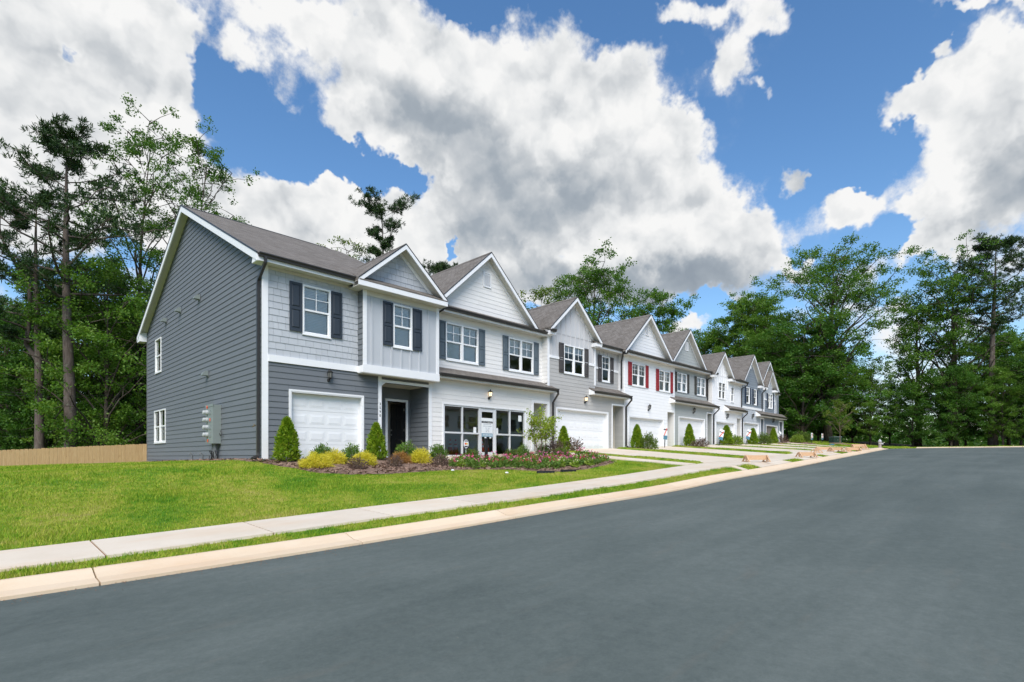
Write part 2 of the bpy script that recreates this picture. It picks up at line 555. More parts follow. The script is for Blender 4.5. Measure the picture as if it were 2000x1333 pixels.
def glass_mat(name, tint, ior=1.75, rough=.0):
    m = bpy.data.materials.new(name)
    m.use_nodes = True
    t = NT(m.node_tree)
    m.node_tree.nodes.clear()
    fr = t.n('ShaderNodeFresnel')
    fr.inputs['IOR'].default_value = ior
    gl = t.n('ShaderNodeBsdfGlossy')
    gl.inputs['Roughness'].default_value = rough
    gl.inputs['Color'].default_value = (.95, 1, .97, 1)
    bn = t.n('ShaderNodeBump')
    bn.inputs['Strength'].default_value = .05
    bn.inputs['Distance'].default_value = .02
    t.put(bn.inputs['Height'], t.noise(pos(t), 2.2, 2, .5))
    t.put(gl.inputs['Normal'], bn.outputs[0])
    tr = t.n('ShaderNodeBsdfTransparent')
    tr.inputs['Color'].default_value = (*tint, 1)
    mx = t.n('ShaderNodeMixShader')
    t.put(mx.inputs[0], fr.outputs[0])
    t.put(mx.inputs[1], tr.outputs[0])
    t.put(mx.inputs[2], gl.outputs[0])
    out = t.n('ShaderNodeOutputMaterial')
    t.put(out.inputs[0], mx.outputs[0])
    return m


M_GLASS = glass_mat('window glass', (.955, .975, .965), 1.5)
M_SHOPGLASS = glass_mat('tinted shop glass', (.86, .86, .85), 2.4)
M_CLEARGLASS = glass_mat('door glass', (.9, .9, .9), 1.45)


def lamp_glass(name, power):
    m, t, b = base_mat(name)
    b.inputs['Base Color'].default_value = (.55, .52, .46, 1) if power else (.16, .16, .15, 1)
    b.inputs['Roughness'].default_value = .25
    if power:
        b.inputs['Emission Color'].default_value = (1, .72, .42, 1)
        b.inputs['Emission Strength'].default_value = power
    return m


M_LAMPLIT = lamp_glass('lit lantern glass', 1.0)
M_LAMPOFF = lamp_glass('unlit lantern glass', 0)


def asphalt_mat():
    m, t, b = base_mat('asphalt')
    g = pos(t)
    n1 = t.noise(g, .35, 4, .55)
    n2 = t.noise(g, 140, 3, .7)
    n3 = t.noise(t.vm('MULTIPLY', g, (.18, 1.5, 1)), 1.0, 5, .6)
    n4 = t.noise(g, 9, 7, .72)
    v = t.m('ADD', t.m('MULTIPLY', n1, .24), t.m('ADD', t.m('MULTIPLY', n2, .16), t.m('ADD', t.m('MULTIPLY', n3, .22), t.m('ADD', t.m('MULTIPLY', n4, .22), t.m('MULTIPLY', t.noise(g, 34, 4, .75), .16)))))
    c = t.ramp(v, [(.36, (.060, .077, .073)), (.50, (.098, .118, .110)), (.66, (.150, .172, .160))])
    sp = t.n('ShaderNodeTexVoronoi')
    t.put(sp.inputs['Vector'], g)
    sp.inputs['Scale'].default_value = 3.1
    fl = t.m('MULTIPLY', t.mr(sp.outputs['Distance'], .035, .015, 0, 1), t.mr(t.noise(g, .9, 2), .5, .6, 0, .55))
    c = t.mix(fl, c, (.21, .19, .16, 1))
    # dusty tan scuffs
    sc = t.mr(t.noise(t.vm('MULTIPLY', g, (.5, 2.2, 1)), 1.6, 7, .7), .58, .74, 0, .30)
    c = t.mix(sc, c, (.16, .145, .12, 1))
    t.put(b.inputs['Base Color'], c)
    b.inputs['Roughness'].default_value = .92
    b.inputs['Specular IOR Level'].default_value = .22
    bn = t.n('ShaderNodeBump')
    bn.inputs['Strength'].default_value = .45
    bn.inputs['Distance'].default_value = .006
    t.put(bn.inputs['Height'], n2)
    t.put(b.inputs['Normal'], bn.outputs[0])
    return m


M_ASPHALT = asphalt_mat()


def concrete_mat(name, c0, c1, stain, amount):
    m, t, b = base_mat(name)
    g = pos(t)
    oi = t.n('ShaderNodeObjectInfo').outputs['Random']
    v = t.m('ADD', t.m('MULTIPLY', t.noise(g, 1.6, 6, .6), .7), t.m('MULTIPLY', t.noise(g, 60, 3, .6), .3))
    c = t.mix(t.mr(v, .3, .7), (*c0, 1), (*c1, 1))
    st = t.mr(t.noise(t.vm('MULTIPLY', g, (.6, 1.6, 1)), .9, 6, .65), .48, .75, 0, amount)
    c = t.mix(st, c, (*stain, 1))
    c = t.vm('SCALE', c, t.m('ADD', .95, t.m('MULTIPLY', oi, .1)))
    t.put(b.inputs['Base Color'], c)
    b.inputs['Roughness'].default_value = .85
    b.inputs['Specular IOR Level'].default_value = .25
    bn = t.n('ShaderNodeBump')
    bn.inputs['Strength'].default_value = .2
    bn.inputs['Distance'].default_value = .004
    t.put(bn.inputs['Height'], t.noise(g, 85, 4, .6))
    t.put(b.inputs['Normal'], bn.outputs[0])
    return m


M_CONC = concrete_mat('pale concrete', (.585, .505, .40), (.67, .595, .495), (.60, .42, .26), .5)
M_KERB = concrete_mat('clay stained kerb concrete', (.64, .50, .345), (.70, .575, .43), (.62, .40, .23), .55)
M_FOUND = concrete_mat('painted foundation', (.12, .125, .13), (.15, .155, .16), (.2, .15, .1), .3)
M_DIRTJOINT = paint('clay joint', (.22, .11, .06), .95, .2, 0)


def lawn_mat(name, blades):
    m, t, b = base_mat(name)
    g = pos(t)
    n1 = t.noise(g, .55, 5, .65, .6)
    n2 = t.noise(t.vm('MULTIPLY', g, (1, 1.3, 1)), 3.2, 6, .7)
    v = t.m('ADD', t.m('MULTIPLY', n1, .62), t.m('MULTIPLY', n2, .42))
    if blades:
        v = t.m('ADD', v, t.m('MULTIPLY', t.m('SUBTRACT', t.n('ShaderNodeNewGeometry').outputs['Random Per Island'], .5), .22))
    c = t.ramp(v, [(.33, (.075, .24, .012)), (.42, (.155, .33, .018)), (.51, (.29, .41, .03)), (.60, (.43, .47, .06)), (.70, (.50, .45, .14))])
    if not blades:
        c = t.vm('SCALE', c, .62)
        pt = t.mr(t.noise(g, 7, 4, .7), .62, .75, 0, .5)
        c = t.mix(pt, c, (.16, .12, .06, 1))
    t.put(b.inputs['Base Color'], c)
    b.inputs['Roughness'].default_value = .7
    b.inputs['Specular IOR Level'].default_value = .2
    if blades:
        tr = t.n('ShaderNodeBsdfTranslucent')
        t.put(tr.inputs['Color'], c)
        mx = t.n('ShaderNodeMixShader')
        mx.inputs[0].default_value = .35
        t.put(mx.inputs[1], b.outputs[0])
        t.put(mx.inputs[2], tr.outputs[0])
        t.put(m.node_tree.nodes['Material Output'].inputs[0], mx.outputs[0])
    else:
        bn = t.n('ShaderNodeBump')
        bn.inputs['Strength'].default_value = .8
        bn.inputs['Distance'].default_value = .04
        t.put(bn.inputs['Height'], t.noise(g, 22, 6, .7))
        t.put(b.inputs['Normal'], bn.outputs[0])
    return m


M_LAWN = lawn_mat('turf', False)
M_BLADES = lawn_mat('grass blades', True)


def ground_mat(name, stops, scale, bump):
    m, t, b = base_mat(name)
    g = pos(t)
    v = t.m('ADD', t.m('MULTIPLY', t.noise(g, scale, 6, .65), .6), t.m('MULTIPLY', t.noise(g, scale * 12, 4, .65), .4))
    t.put(b.inputs['Base Color'], t.ramp(v, stops))
    b.inputs['Roughness'].default_value = .95
    b.inputs['Specular IOR Level'].default_value = .1
    bn = t.n('ShaderNodeBump')
    bn.inputs['Strength'].default_value = bump
    bn.inputs['Distance'].default_value = .03
    t.put(bn.inputs['Height'], t.noise(g, scale * 14, 6, .7))
    t.put(b.inputs['Normal'], bn.outputs[0])
    return m


M_FLOOR = ground_mat('forest floor', [(.3, (.03, .032, .012)), (.5, (.06, .055, .025)), (.7, (.11, .085, .05))], 1.2, .8)
M_MULCH = ground_mat('pine bark mulch', [(.3, (.13, .083, .062)), (.5, (.235, .158, .12)), (.72, (.37, .27, .21))], 4.0, 1.0)
M_CHIP = paint('bark chips', (.27, .18, .135), .9, .25, 0, nscale=30, spec=.1)


def leaf_mat(name, stops, trans=.38, rough=.5, clump=.9):
    m, t, b = base_mat(name)
    rnd = t.n('ShaderNodeNewGeometry').outputs['Random Per Island']
    n1 = t.noise(pos(t), clump, 3, .6)
    v = t.m('ADD', t.m('MULTIPLY', n1, .75), t.m('MULTIPLY', rnd, .3), clamp=True)
    c = t.ramp(t.m('SUBTRACT', v, .02), stops)
    t.put(b.inputs['Base Color'], c)
    b.inputs['Roughness'].default_value = rough
    b.inputs['Specular IOR Level'].default_value = .3
    tr = t.n('ShaderNodeBsdfTranslucent')
    t.put(tr.inputs['Color'], t.vm('MULTIPLY', c, (1.25, 1.3, .7)))
    mx = t.n('ShaderNodeMixShader')
    mx.inputs[0].default_value = trans
    t.put(mx.inputs[1], b.outputs[0])
    t.put(mx.inputs[2], tr.outputs[0])
    t.put(m.node_tree.nodes['Material Output'].inputs[0], mx.outputs[0])
    return m


M_LEAF = leaf_mat('oak leaves', [(.25, (.036, .105, .012)), (.5, (.078, .180, .018)), (.75, (.155, .245, .028))])
M_LEAFLIGHT = leaf_mat('light green leaves', [(.25, (.052, .14, .014)), (.5, (.105, .22, .022)), (.75, (.19, .29, .04))], .38)
M_LEAFDARK = leaf_mat('dark understory leaves', [(.25, (.030, .095, .013)), (.5, (.064, .165, .020)), (.75, (.125, .22, .028))])
M_LEAFSPARSE = leaf_mat('yellowing leaves', [(.25, (.055, .12, .014)), (.5, (.12, .19, .024)), (.75, (.23, .25, .04))], .35)
M_NEEDLE = leaf_mat('pine needles', [(.25, (.014, .040, .010)), (.5, (.030, .068, .016)), (.75, (.060, .105, .024))], .15)
M_THUJA = leaf_mat('arborvitae sprays', [(.25, (.09, .19, .010)), (.5, (.19, .31, .016)), (.75, (.33, .39, .035))], .3, clump=6)
M_BOX = leaf_mat('glossy green shrub leaves', [(.25, (.05, .13, .018)), (.5, (.11, .22, .028)), (.75, (.20, .31, .05))], .25, .35, clump=7)
M_GOLD = leaf_mat('gold thread foliage', [(.25, (.42, .42, .022)), (.5, (.68, .61, .05)), (.75, (.82, .70, .14))], .3, clump=5)
M_RUST = leaf_mat('rusty dried foliage', [(.25, (.25, .12, .03)), (.5, (.38, .19, .06)), (.75, (.45, .30, .08))], .2, clump=5)
M_PURPLE = leaf_mat('dark purple foliage', [(.25, (.065, .036, .034)), (.5, (.12, .072, .062)), (.75, (.17, .135, .09))], .15, clump=6)
M_ROSELEAF = leaf_mat('rose bush leaves', [(.25, (.055, .115, .015)), (.5, (.11, .18, .025)), (.75, (.18, .24, .04))], .3, clump=6)
M_LIME = leaf_mat('lime foliage', [(.25, (.11, .20, .015)), (.5, (.20, .30, .03)), (.75, (.33, .40, .08))], .35, clump=6)
M_FLOWERLEAF = leaf_mat('bedding plant leaves', [(.25, (.06, .14, .02)), (.5, (.12, .21, .035)), (.75, (.21, .28, .06))], .3, clump=8)
M_PINK = paint('pink petals', (.66, .14, .34), .5, .25, .2, nscale=9)
M_MAGENTA = paint('magenta petals', (.55, .02, .10), .5, .25, .2, nscale=9)
M_CREAM = paint('cream petals', (.75, .74, .42), .5, .1, .1, nscale=9)


def bark_mat(name, c0, c1, lichen):
    m, t, b = base_mat(name)
    g = pos(t, (1, 1, .22))
    n = t.noise(g, 9, 6, .65, .6)
    c = t.mix(t.mr(n, .3, .7), (*c0, 1), (*c1, 1))
    li = t.mr(t.noise(pos(t), 3.2, 6, .7), .55, .66, 0, lichen)
    c = t.mix(li, c, (.22, .24, .17, 1))
    t.put(b.inputs['Base Color'], c)
    b.inputs['Roughness'].default_value = .95
    b.inputs['Specular IOR Level'].default_value = .1
    bn = t.n('ShaderNodeBump')
    bn.inputs['Strength'].default_value = .9
    bn.inputs['Distance'].default_value = .04
    t.put(bn.inputs['Height'], n)
    t.put(b.inputs['Normal'], bn.outputs[0])
    return m


M_PINEBARK = bark_mat('pine bark', (.065, .05, .042), (.17, .14, .12), .55)
M_BARK = bark_mat('grey brown bark', (.045, .035, .028), (.12, .10, .08), .4)
M_PALEBARK = bark_mat('pale young bark', (.15, .11, .08), (.27, .21, .16), .2)

# ------------------------------------------------------------------ lie of the land
_GU = np.linspace(-45, 80, 2501)


def _tab(tab):
    xs = [a for a, _ in tab]
    ys = [b for _, b in tab]
    y = np.interp(_GU, xs, ys)
    k = np.ones(61) / 61
    yp = np.concatenate([np.full(30, y[0]), y, np.full(30, y[-1])])
    return np.convolve(yp, k, 'valid')


_SWV = _tab([(-30, -5.0), (-12, -6.2), (-6, -6.65), (0, -7.0), (6, -7.32), (13, -7.4), (19, -7.1), (25, -6.75), (30.3, -6.45), (35.3, -6.15), (40, -5.9), (46, -5.5), (60, -5.2)])
_SWH = _tab([(-45, -2.2), (-30, -1.9), (-12, -1.45), (-5.8, -1.24), (-2.8, -1.10), (-.85, -.99), (2.95, -.82), (6.27, -.63), (8.2, -.52), (11.06, -.34), (13, -.24), (18, -.11), (24, .13), (30.3, .37), (35.3, .53), (40, .65), (46, .78), (80, 1.6)])
_RDH = _tab([(-45, -2.5), (-30, -2.1), (-12, -1.6), (-5.8, -1.42), (-4, -1.36), (-1.17, -1.25), (3.13, -1.03), (6.63, -.88), (9.8, -.67), (19, -.3), (26, -.03), (43, .6), (50, .78), (80, 1.4)])
_FRH = _tab([(-45, -1.3), (-30, -1.0), (-12, -.6), (-6, -.45), (-2, -.2), (0, -.08), (6, -.03), (10, .05), (13, .36), (17.5, .42), (22, .57), (27, .74), (32.5, .9), (37.5, 1.04), (42, 1.24), (50, 1.5), (80, 2.2)])


def sw_v(u): return np.interp(u, _GU, _SWV)
def sw_h(u): return np.interp(u, _GU, _SWH)
def rd_h(u): return np.interp(u, _GU, _RDH)
def fr_h(u): return np.interp(u, _GU, _FRH)


def HH(u, v):
    """ground height (arrays or scalars)"""
    u = np.asarray(u, dtype=float)
    v = np.asarray(v, dtype=float)
    s_, h1, h0, hf = sw_v(u), sw_h(u), rd_h(u), fr_h(u)
    t = v - (s_ - 2.25)
    hb = -.28 + .02 * np.clip(u, -12, 80) + np.where(u > 0, .015 * np.clip(u, 0, 80), 0)
    z = np.where(t <= 0, h0, 0)
    z = np.where((t > 0) & (t < .5), h0 + .10 * t / .5, z)
    z = np.where((t >= .5) & (t < 1.0), h0 + .10 + (h1 - .05 - h0 - .10) * (t - .5) / .5, z)
    z = np.where((t >= 1.0) & (t < 2.25), h1 - .05 + .05 * (t - 1) / 1.25, z)
    fy = (v - s_) / (-s_)
    z = np.where((t >= 2.25) & (v < 0), h1 + (hf - h1) * fy, z)
    fb = np.clip(v / 14.2, 0, 1)
    z = np.where((v >= 0) & (v < 14.2), hf + (hb - hf) * fb ** 1.5, z)
    fd = np.clip((v - 14.2) / 2.0, 0, 1)
    return np.where(v >= 14.2, hb - 1.15 * fd * fd * (3 - 2 * fd), z)


def H(u, v):
    return float(HH(u, v))


def grid_mesh(name, us, vs, zf, keep=None):
    U, V = np.meshgrid(us, vs, indexing='ij')
    Z = zf(U, V)
    verts = np.stack([U, V, Z], -1).reshape(-1, 3)
    nu, nv = len(us), len(vs)
    i, j = np.meshgrid(np.arange(nu - 1), np.arange(nv - 1), indexing='ij')
    a = (i * nv + j).ravel()
    f = np.stack([a, a + nv, a + nv + 1, a + 1], -1)
    if keep is not None:
        cu = (U[:-1, :-1] + U[1:, 1:]).ravel() / 2
        cv = (V[:-1, :-1] + V[1:, 1:]).ravel() / 2
        f = f[keep(cu, cv)]
        used = np.unique(f)
        mp = np.full(len(verts), -1)
        mp[used] = np.arange(len(used))
        verts, f = verts[used], mp[f]
    return np_mesh(name, verts, f)


# ------------------------------------------------------------------ ground, road, pavements
def nonuniform(a, b, fine0, fine1, step, grow=1.35):
    core = list(np.arange(fine0, fine1 + 1e-6, step))
    lo, s_ = [], step
    x = fine0
    while x > a:
        s_ *= grow
        x -= s_
        lo.append(max(x, a))
    hi, s_ = [], step
    x = core[-1]
    while x < b:
        s_ *= grow
        x += s_
        hi.append(min(x, b))
    return np.array(lo[::-1] + core + hi)


def in_poly(u, v, poly):
    u = np.asarray(u, float)
    v = np.asarray(v, float)
    ins = np.zeros(u.shape, bool)
    n = len(poly)
    for i in range(n):
        x0, y0 = poly[i]
        x1, y1 = poly[(i + 1) % n]
        if y0 == y1:
            continue
        c = ((y0 > v) != (y1 > v)) & (u < (x1 - x0) * (v - y0) / (y1 - y0) + x0)
        ins ^= c
    return ins


ROW_END = 44.8
ROAD_END = 45.5
tm = grid_mesh('terrain', nonuniform(-600, 800, -24, 70, 2.0), nonuniform(-500, 700, -40, 34, 1.0),
               lambda u, v: HH(np.clip(u, -45, 80), np.clip(v, -40, 40)) - .09)
kind(add('ground', tm, M_FLOOR), 'structure', 'leaf littered woodland ground reaching to the horizon')

rm = grid_mesh('road', nonuniform(-140, ROAD_END, -20, ROAD_END, 1.0), np.linspace(0, 1, 40),
               lambda u, v: np.zeros_like(u))
rco = np.empty(len(rm.vertices) * 3, np.float32)
rm.vertices.foreach_get('co', rco)
rco = rco.reshape(-1, 3)
re_ = sw_v(np.clip(rco[:, 0], -45, 80)) - 2.25
rv = re_ - rco[:, 1] ** 1.5 * 40
rco[:, 2] = rd_h(rco[:, 0]) + .03 * np.minimum(1, (re_ - rv) / 3) - .0002 * np.abs(re_ - rv)
rco[:, 1] = rv
rm.vertices.foreach_set('co', rco.ravel())
rm.update()
kind(add('road', rm, M_ASPHALT, smooth=True), 'structure', 'smooth blue grey asphalt street climbing gently to its end')

# beds and hard surfaces (outlines in metres)
BED_FRONT = [(-.35, .0), (-.3, -.5), (-.1, -.95), (.07, -1.6), (.35, -2.75), (.96, -3.28), (2.0, -3.58), (3.0, -3.62), (3.9, -3.6), (4.94, -3.85), (5.96, -4.40), (6.5, -5.3),
             (6.94, -5.67), (8.0, -5.7), (8.9, -5.5), (10.2, -5.25), (10.9, -5.0), (11.3, -4.4), (11.55, -3.5), (11.62, -1.0), (11.6, -.02), (0, -.02)]
BED_SIDE = [(-.45, -.05), (-.5, 3), (-.42, 6.5), (-.5, 9), (-.35, 14.3), (.05, 14.3), (.05, -.05)]
BEDS_SMALL = [  # mulch pads by the far doors
    [(12.6, -.05), (12.55, -4.7), (13.1, -4.6), (13.15, -1.6), (13.3, -.05)],
    [(18.05, -.9), (18.0, -2.3), (18.8, -2.5), (19.35, -1.9), (19.9, -1.1), (19.85, -.05), (19.3, -.05)],
    [(24.0, -1.0), (23.95, -2.5), (24.9, -2.8), (25.9, -1.7), (26.4, -.8), (26.3, -.05), (25.1, -.05)],
    [(30.3, -.05), (30.2, -1.5), (30.9, -1.6), (31.9, -.9), (31.9, -.05)],
    [(35.2, -.05), (35.1, -1.6), (36.2, -1.8), (37.4, -1.3), (37.9, -.6), (37.8, -.05)],
    [(39.7, -.05), (39.6, -1.6), (40.8, -1.9), (42.2, -1.3), (42.4, -.05)],
    [(44.6, .2), (43.6, -.6), (43.8, -2.2), (45.6, -2.6), (47.5, -1.2), (47.2, .8)],
]
BEDS = [BED_FRONT, BED_SIDE] + BEDS_SMALL
DRIVES = [(13.15, 17.95), (19.25, 23.95), (25.25, 30.1), (30.45, 35.05), (35.45, 39.75), (40.15, 44.2)]
APRONS = [(14.1, 18.2), (20.3, 23.9), (25.5, 28.6), (30.8, 33.1), (35.5, 38.0), (39.6, 43.9)]
WALK = (11.72, 12.5)


def bed_mesh(poly, step=.10, lift=.022):
    xs = [p[0] for p in poly]
    ys = [p[1] for p in poly]
    us = np.arange(min(xs) - step, max(xs) + step, step)
    vs = np.arange(min(ys) - step, max(ys) + step, step)
    rng = np.random.default_rng(int(abs(xs[0] * 97 + ys[0] * 13)) + 5)
    def edge(u, v):
        d = np.full(np.shape(u), 9.0)
        for (x0, y0), (x1, y1) in zip(poly, poly[1:] + poly[:1]):
            L2 = (x1 - x0) ** 2 + (y1 - y0) ** 2 + 1e-9
            t = np.clip(((u - x0) * (x1 - x0) + (v - y0) * (y1 - y0)) / L2, 0, 1)
            d = np.minimum(d, np.hypot(u - x0 - t * (x1 - x0), v - y0 - t * (y1 - y0)))
        return d

    def zf(u, v):
        return HH(u, v) - .03 + (lift + .045) * np.clip(edge(u, v) / .22, 0, 1) + .02 * np.sin(u * 3.1 + v) + .015 * np.sin(v * 4.3 - u * 2) + rng.normal(0, .006, u.shape)
    return grid_mesh('mulch', us, vs, zf, lambda u, v: in_poly(u, v, poly))


BED_LABELS = ['brown mulch bed in front of the charcoal and white houses', 'thin mulch strip along the charcoal gable wall'] + ['small mulch pad beside a driveway'] * 7
for i, poly in enumerate(BEDS):
    b_ = kind(add('mulch_bed', bed_mesh(poly), M_MULCH, smooth=True), 'structure', BED_LABELS[i])
    rng = np.random.default_rng(40 + i)
    xs = [p[0] for p in poly]
    ys = [p[1] for p in poly]
    area = (max(xs) - min(xs)) * (max(ys) - min(ys))
    n = int(area * (190 if i == 0 else 110))
    u = rng.uniform(min(xs), max(xs), n)
    v = rng.uniform(min(ys), max(ys), n)
    k = in_poly(u, v, poly)
    u, v = u[k], v[k]
    c = np.stack([u, v, HH(u, v) + .05], -1)
    n = len(c)
    a = rng.uniform(0, 2 * PI, n)
    ln, wd = rng.uniform(.02, .06, n), rng.uniform(.008, .02, n)
    d1 = np.stack([np.cos(a), np.sin(a), rng.normal(0, .35, n)], -1)
    d2 = np.stack([-np.sin(a), np.cos(a), rng.normal(0, .35, n)], -1)
    q = np.stack([c - d1 * ln[:, None] - d2 * wd[:, None], c + d1 * ln[:, None] - d2 * wd[:, None],
                  c + d1 * ln[:, None] + d2 * wd[:, None], c - d1 * ln[:, None] + d2 * wd[:, None]], 1).reshape(-1, 3)
    kind(add('bark_chips', np_mesh('chips', q, np.arange(4 * n).reshape(-1, 4)), M_CHIP, b_), 'stuff')


def slab(parent, name, u0, u1, vf0, vf1, mat, top=.022, thick=.12, nu=4, nv=6):
    """one cast slab following the ground; vf0 and vf1 give its edges across the street as functions of u"""
    vs, fs = [], []
    for i in range(nu + 1):
        u = u0 + (u1 - u0) * i / nu
        a, b = vf0(u), vf1(u)
        for j in range(nv + 1):
            v = a + (b - a) * j / nv
            vs.append((u, v, H(u, v) + top))
    m_ = len(vs)
    vs += [(x, y, z - thick) for x, y, z in vs]
    for i in range(nu):
        for j in range(nv):
            a = i * (nv + 1) + j
            fs.append((a, a + nv + 1, a + nv + 2, a + 1))
    for i in range(nu):
        a = i * (nv + 1)
        fs.append((a, a + m_, a + nv + 1 + m_, a + nv + 1))
        a += nv
        fs.append((a + nv + 1, a + nv + 1 + m_, a + m_, a))
    for j in range(nv):
        a = j
        fs.append((a + 1, a + 1 + m_, a + m_, a))
        a = nu * (nv + 1) + j
        fs.append((a, a + m_, a + 1 + m_, a + 1))
    return add(name, MB().add(vs, fs), mat, parent)


def ground_empty(name, label, u, v):
    o = bpy.data.objects.new(name, None)
    COL.objects.link(o)
    o['kind'] = 'structure'
    o['label'] = label
    return o


walkway = ground_empty('sidewalk', 'pale concrete sidewalk of long slabs beside the street', -5, -7)
joints = [-16.85 + 2.0 * k for k in range(31)]
for a, b in zip(joints, joints[1:]):
    slab(walkway, 'slab', a + .012, b - .012, lambda u: sw_v(u) - 1.25, lambda u: sw_v(u), M_CONC, nv=3)
jm = MB()
for a in joints:
    p0, p1 = float(sw_v(a)) - 1.23, float(sw_v(a)) - .02
    jm.add([(a - .016, p0, H(a, p0) + .005), (a + .016, p0, H(a, p0) + .005), (a + .016, p1, H(a, p1) + .005), (a - .016, p1, H(a, p1) + .005)], [(0, 1, 2, 3)])
add('joint_filler', jm, M_DIRTJOINT, walkway)

kerb = ground_empty('kerb', 'low rolled kerb stained orange by clay', -5, -9)
PROFK = [(-.03, -.12), (-.03, .035), (.03, .04), (.22, .048), (.36, .085), (.46, .118), (.53, .118), (.55, .09), (.55, -.12)]
kj = [-26.4 + 3.05 * k for k in range(24)]
for a, b in zip(kj, kj[1:]):
    b = min(b, ROAD_END)
    n = 4
    vs, fs = [], []
    for i in range(n + 1):
        u = a + .008 + (b - a - .016) * i / n
        e = float(sw_v(u)) - 2.25
        for (t_, z) in PROFK:
            vs.append((u, e + t_, float(rd_h(u)) + z))
    k = len(PROFK)
    for i in range(n):
        for j in range(k - 1):
            fs.append((i * k + j, (i + 1) * k + j, (i + 1) * k + j + 1, i * k + j + 1))
    fs.append(tuple(range(k)))
    fs.append(tuple(range(n * k + k - 1, n * k - 1, -1)))
    add('kerb_segment', MB().add(vs, fs), M_KERB, kerb)
    if b >= ROAD_END:
        break
# the kerb that closes the end of the street
ek = MB()
for i in range(20):
    v0, v1 = -9.4 - i * 2.0, -9.4 - (i + 1) * 2.0
    z = float(rd_h(ROAD_END))
    ek.prism([(ROAD_END, z - .1), (ROAD_END, z + .03), (ROAD_END + .3, z + .05), (ROAD_END + .42, z + .1), (ROAD_END + .5, z + .1), (ROAD_END + .5, z - .1)], 'y', v0 - .01 + .0, v1 + .01)
add('kerb_return', ek, M_KERB, kerb)

NAMES_D = ['grey house with brown shutters', 'white house with red shutters', 'grey green house', 'white house without shutters', 'slate blue house with white band', 'last slate blue house']
for i, ((a, b), (p, q)) in enumerate(zip(DRIVES, APRONS)):
    dr = ground_empty('driveway', 'pale concrete driveway of the ' + NAMES_D[i], a, -4)
    mid = (a + b) / 2
    for (x0, x1) in ((a, mid - .012), (mid + .012, b)):
        for k in range(2):
            slab(dr, 'slab', x0, x1, lambda u, k=k: float(sw_v(u)) * (1 - k * .5) + (.02 if k == 0 else .012), lambda u, k=k: float(sw_v(u)) * (.5 - k * .5) - (.012 if k == 0 else .03), M_CONC, top=.026, nu=3, nv=5)
    for (x0, x1) in ((p, (p + q) / 2 - .01), ((p + q) / 2 + .01, q)):
        slab(dr, 'apron_slab', x0, x1, lambda u: float(sw_v(u)) - 1.70, lambda u: float(sw_v(u)) - 1.27, M_CONC, top=.02, nu=3, nv=2)
fw = ground_empty('front_walk', 'narrow concrete path from the white house entry to the sidewalk', 12, -4)
for k in range(5):
    slab(fw, 'slab', WALK[0], WALK[1], lambda u, k=k: -7.36 + k * 1.4 + .03, lambda u, k=k: -7.36 + (k + 1) * 1.4 + .01, M_CONC, top=.03, nu=2, nv=3)
slab(fw, 'slab', 12.35, 12.75, lambda u: float(sw_v(u)) - 1.70, lambda u: float(sw_v(u)) - 1.27, M_CONC, top=.02, nu=1, nv=2)
sp_ = ground_empty('storefront_pad', 'concrete pad below the shop windows of the white house', 9, -.5)
for k in range(3):
    slab(sp_, 'slab', 5.7 + k * 1.98, 5.7 + (k + 1) * 1.98 - .015, lambda u: -1.15, lambda u: -.03, M_CONC, top=.055, nu=2, nv=2)


# lawn sheet under the blades
def on_hard(u, v):
    u = np.asarray(u, float)
    v = np.asarray(v, float)
    s_ = sw_v(u)
    t = v - (s_ - 2.25)
    road_side = u < ROAD_END + .5
    r = (t < .55) & road_side
    r |= (t > .96) & (t < 2.28) & road_side
    for a, b in DRIVES:
        r |= (u > a - .03) & (u < b + .03) & (v > s_ - .1) & (v < .2)
    for a, b in APRONS + [(12.35, 12.75)]:
        r |= (u > a - .03) & (u < b + .03) & (t > .4) & (t < 1.1)
    r |= (u > WALK[0] - .02) & (u < WALK[1] + .02) & (v > s_ - .1) & (v < 0)
    r |= (u > -.05) & (u < ROW_END) & (v > -.03) & (v < 14.4)
    r |= (u > 5.6) & (u < 11.7) & (v > -1.2) & (v < 0)
    return r


def in_bed(u, v):
    r = np.zeros(np.shape(u), bool)
    for p in BEDS:
        r |= in_poly(u, v, p)
    return r


def lawn_keep(u, v):
    t = v - (sw_v(u) - 2.25)
    return ((t > .45) | (u > ROAD_END + .45)) & ~((u > .6) & (u < 44.2) & (v > .6) & (v < 13.9))


lm = grid_mesh('lawn', np.arange(-26, 58, .45), np.arange(-40, 16.3, .3), lambda u, v: HH(u, v) - .012, lawn_keep)
kind(add('lawn', lm, M_LAWN, smooth=True), 'structure', 'bright green front lawn sloping up from the sidewalk')

STRIPS = [(12.52, 13.13, -7.45, -.1), (17.97, 19.23, -7.2, -.1), (23.97, 25.23, -6.85, -.1), (30.12, 30.43, -6.5, -.1), (35.07, 35.43, -6.2, -.1), (39.77, 40.13, -5.95, -.1)]


def strip_lift(u, v):
    z = np.zeros(np.shape(u))
    for a, b, c_, e_ in STRIPS:
        w_ = np.clip(np.minimum(u - a, b - u) / .18, 0, 1) * np.clip(np.minimum(v - c_, e_ - v) / .25, 0, 1)
        z = np.maximum(z, .085 * w_ * (2 - w_))
    return z


rng = np.random.default_rng(7)
CAMXY = np.array([-6.045, -16.232])


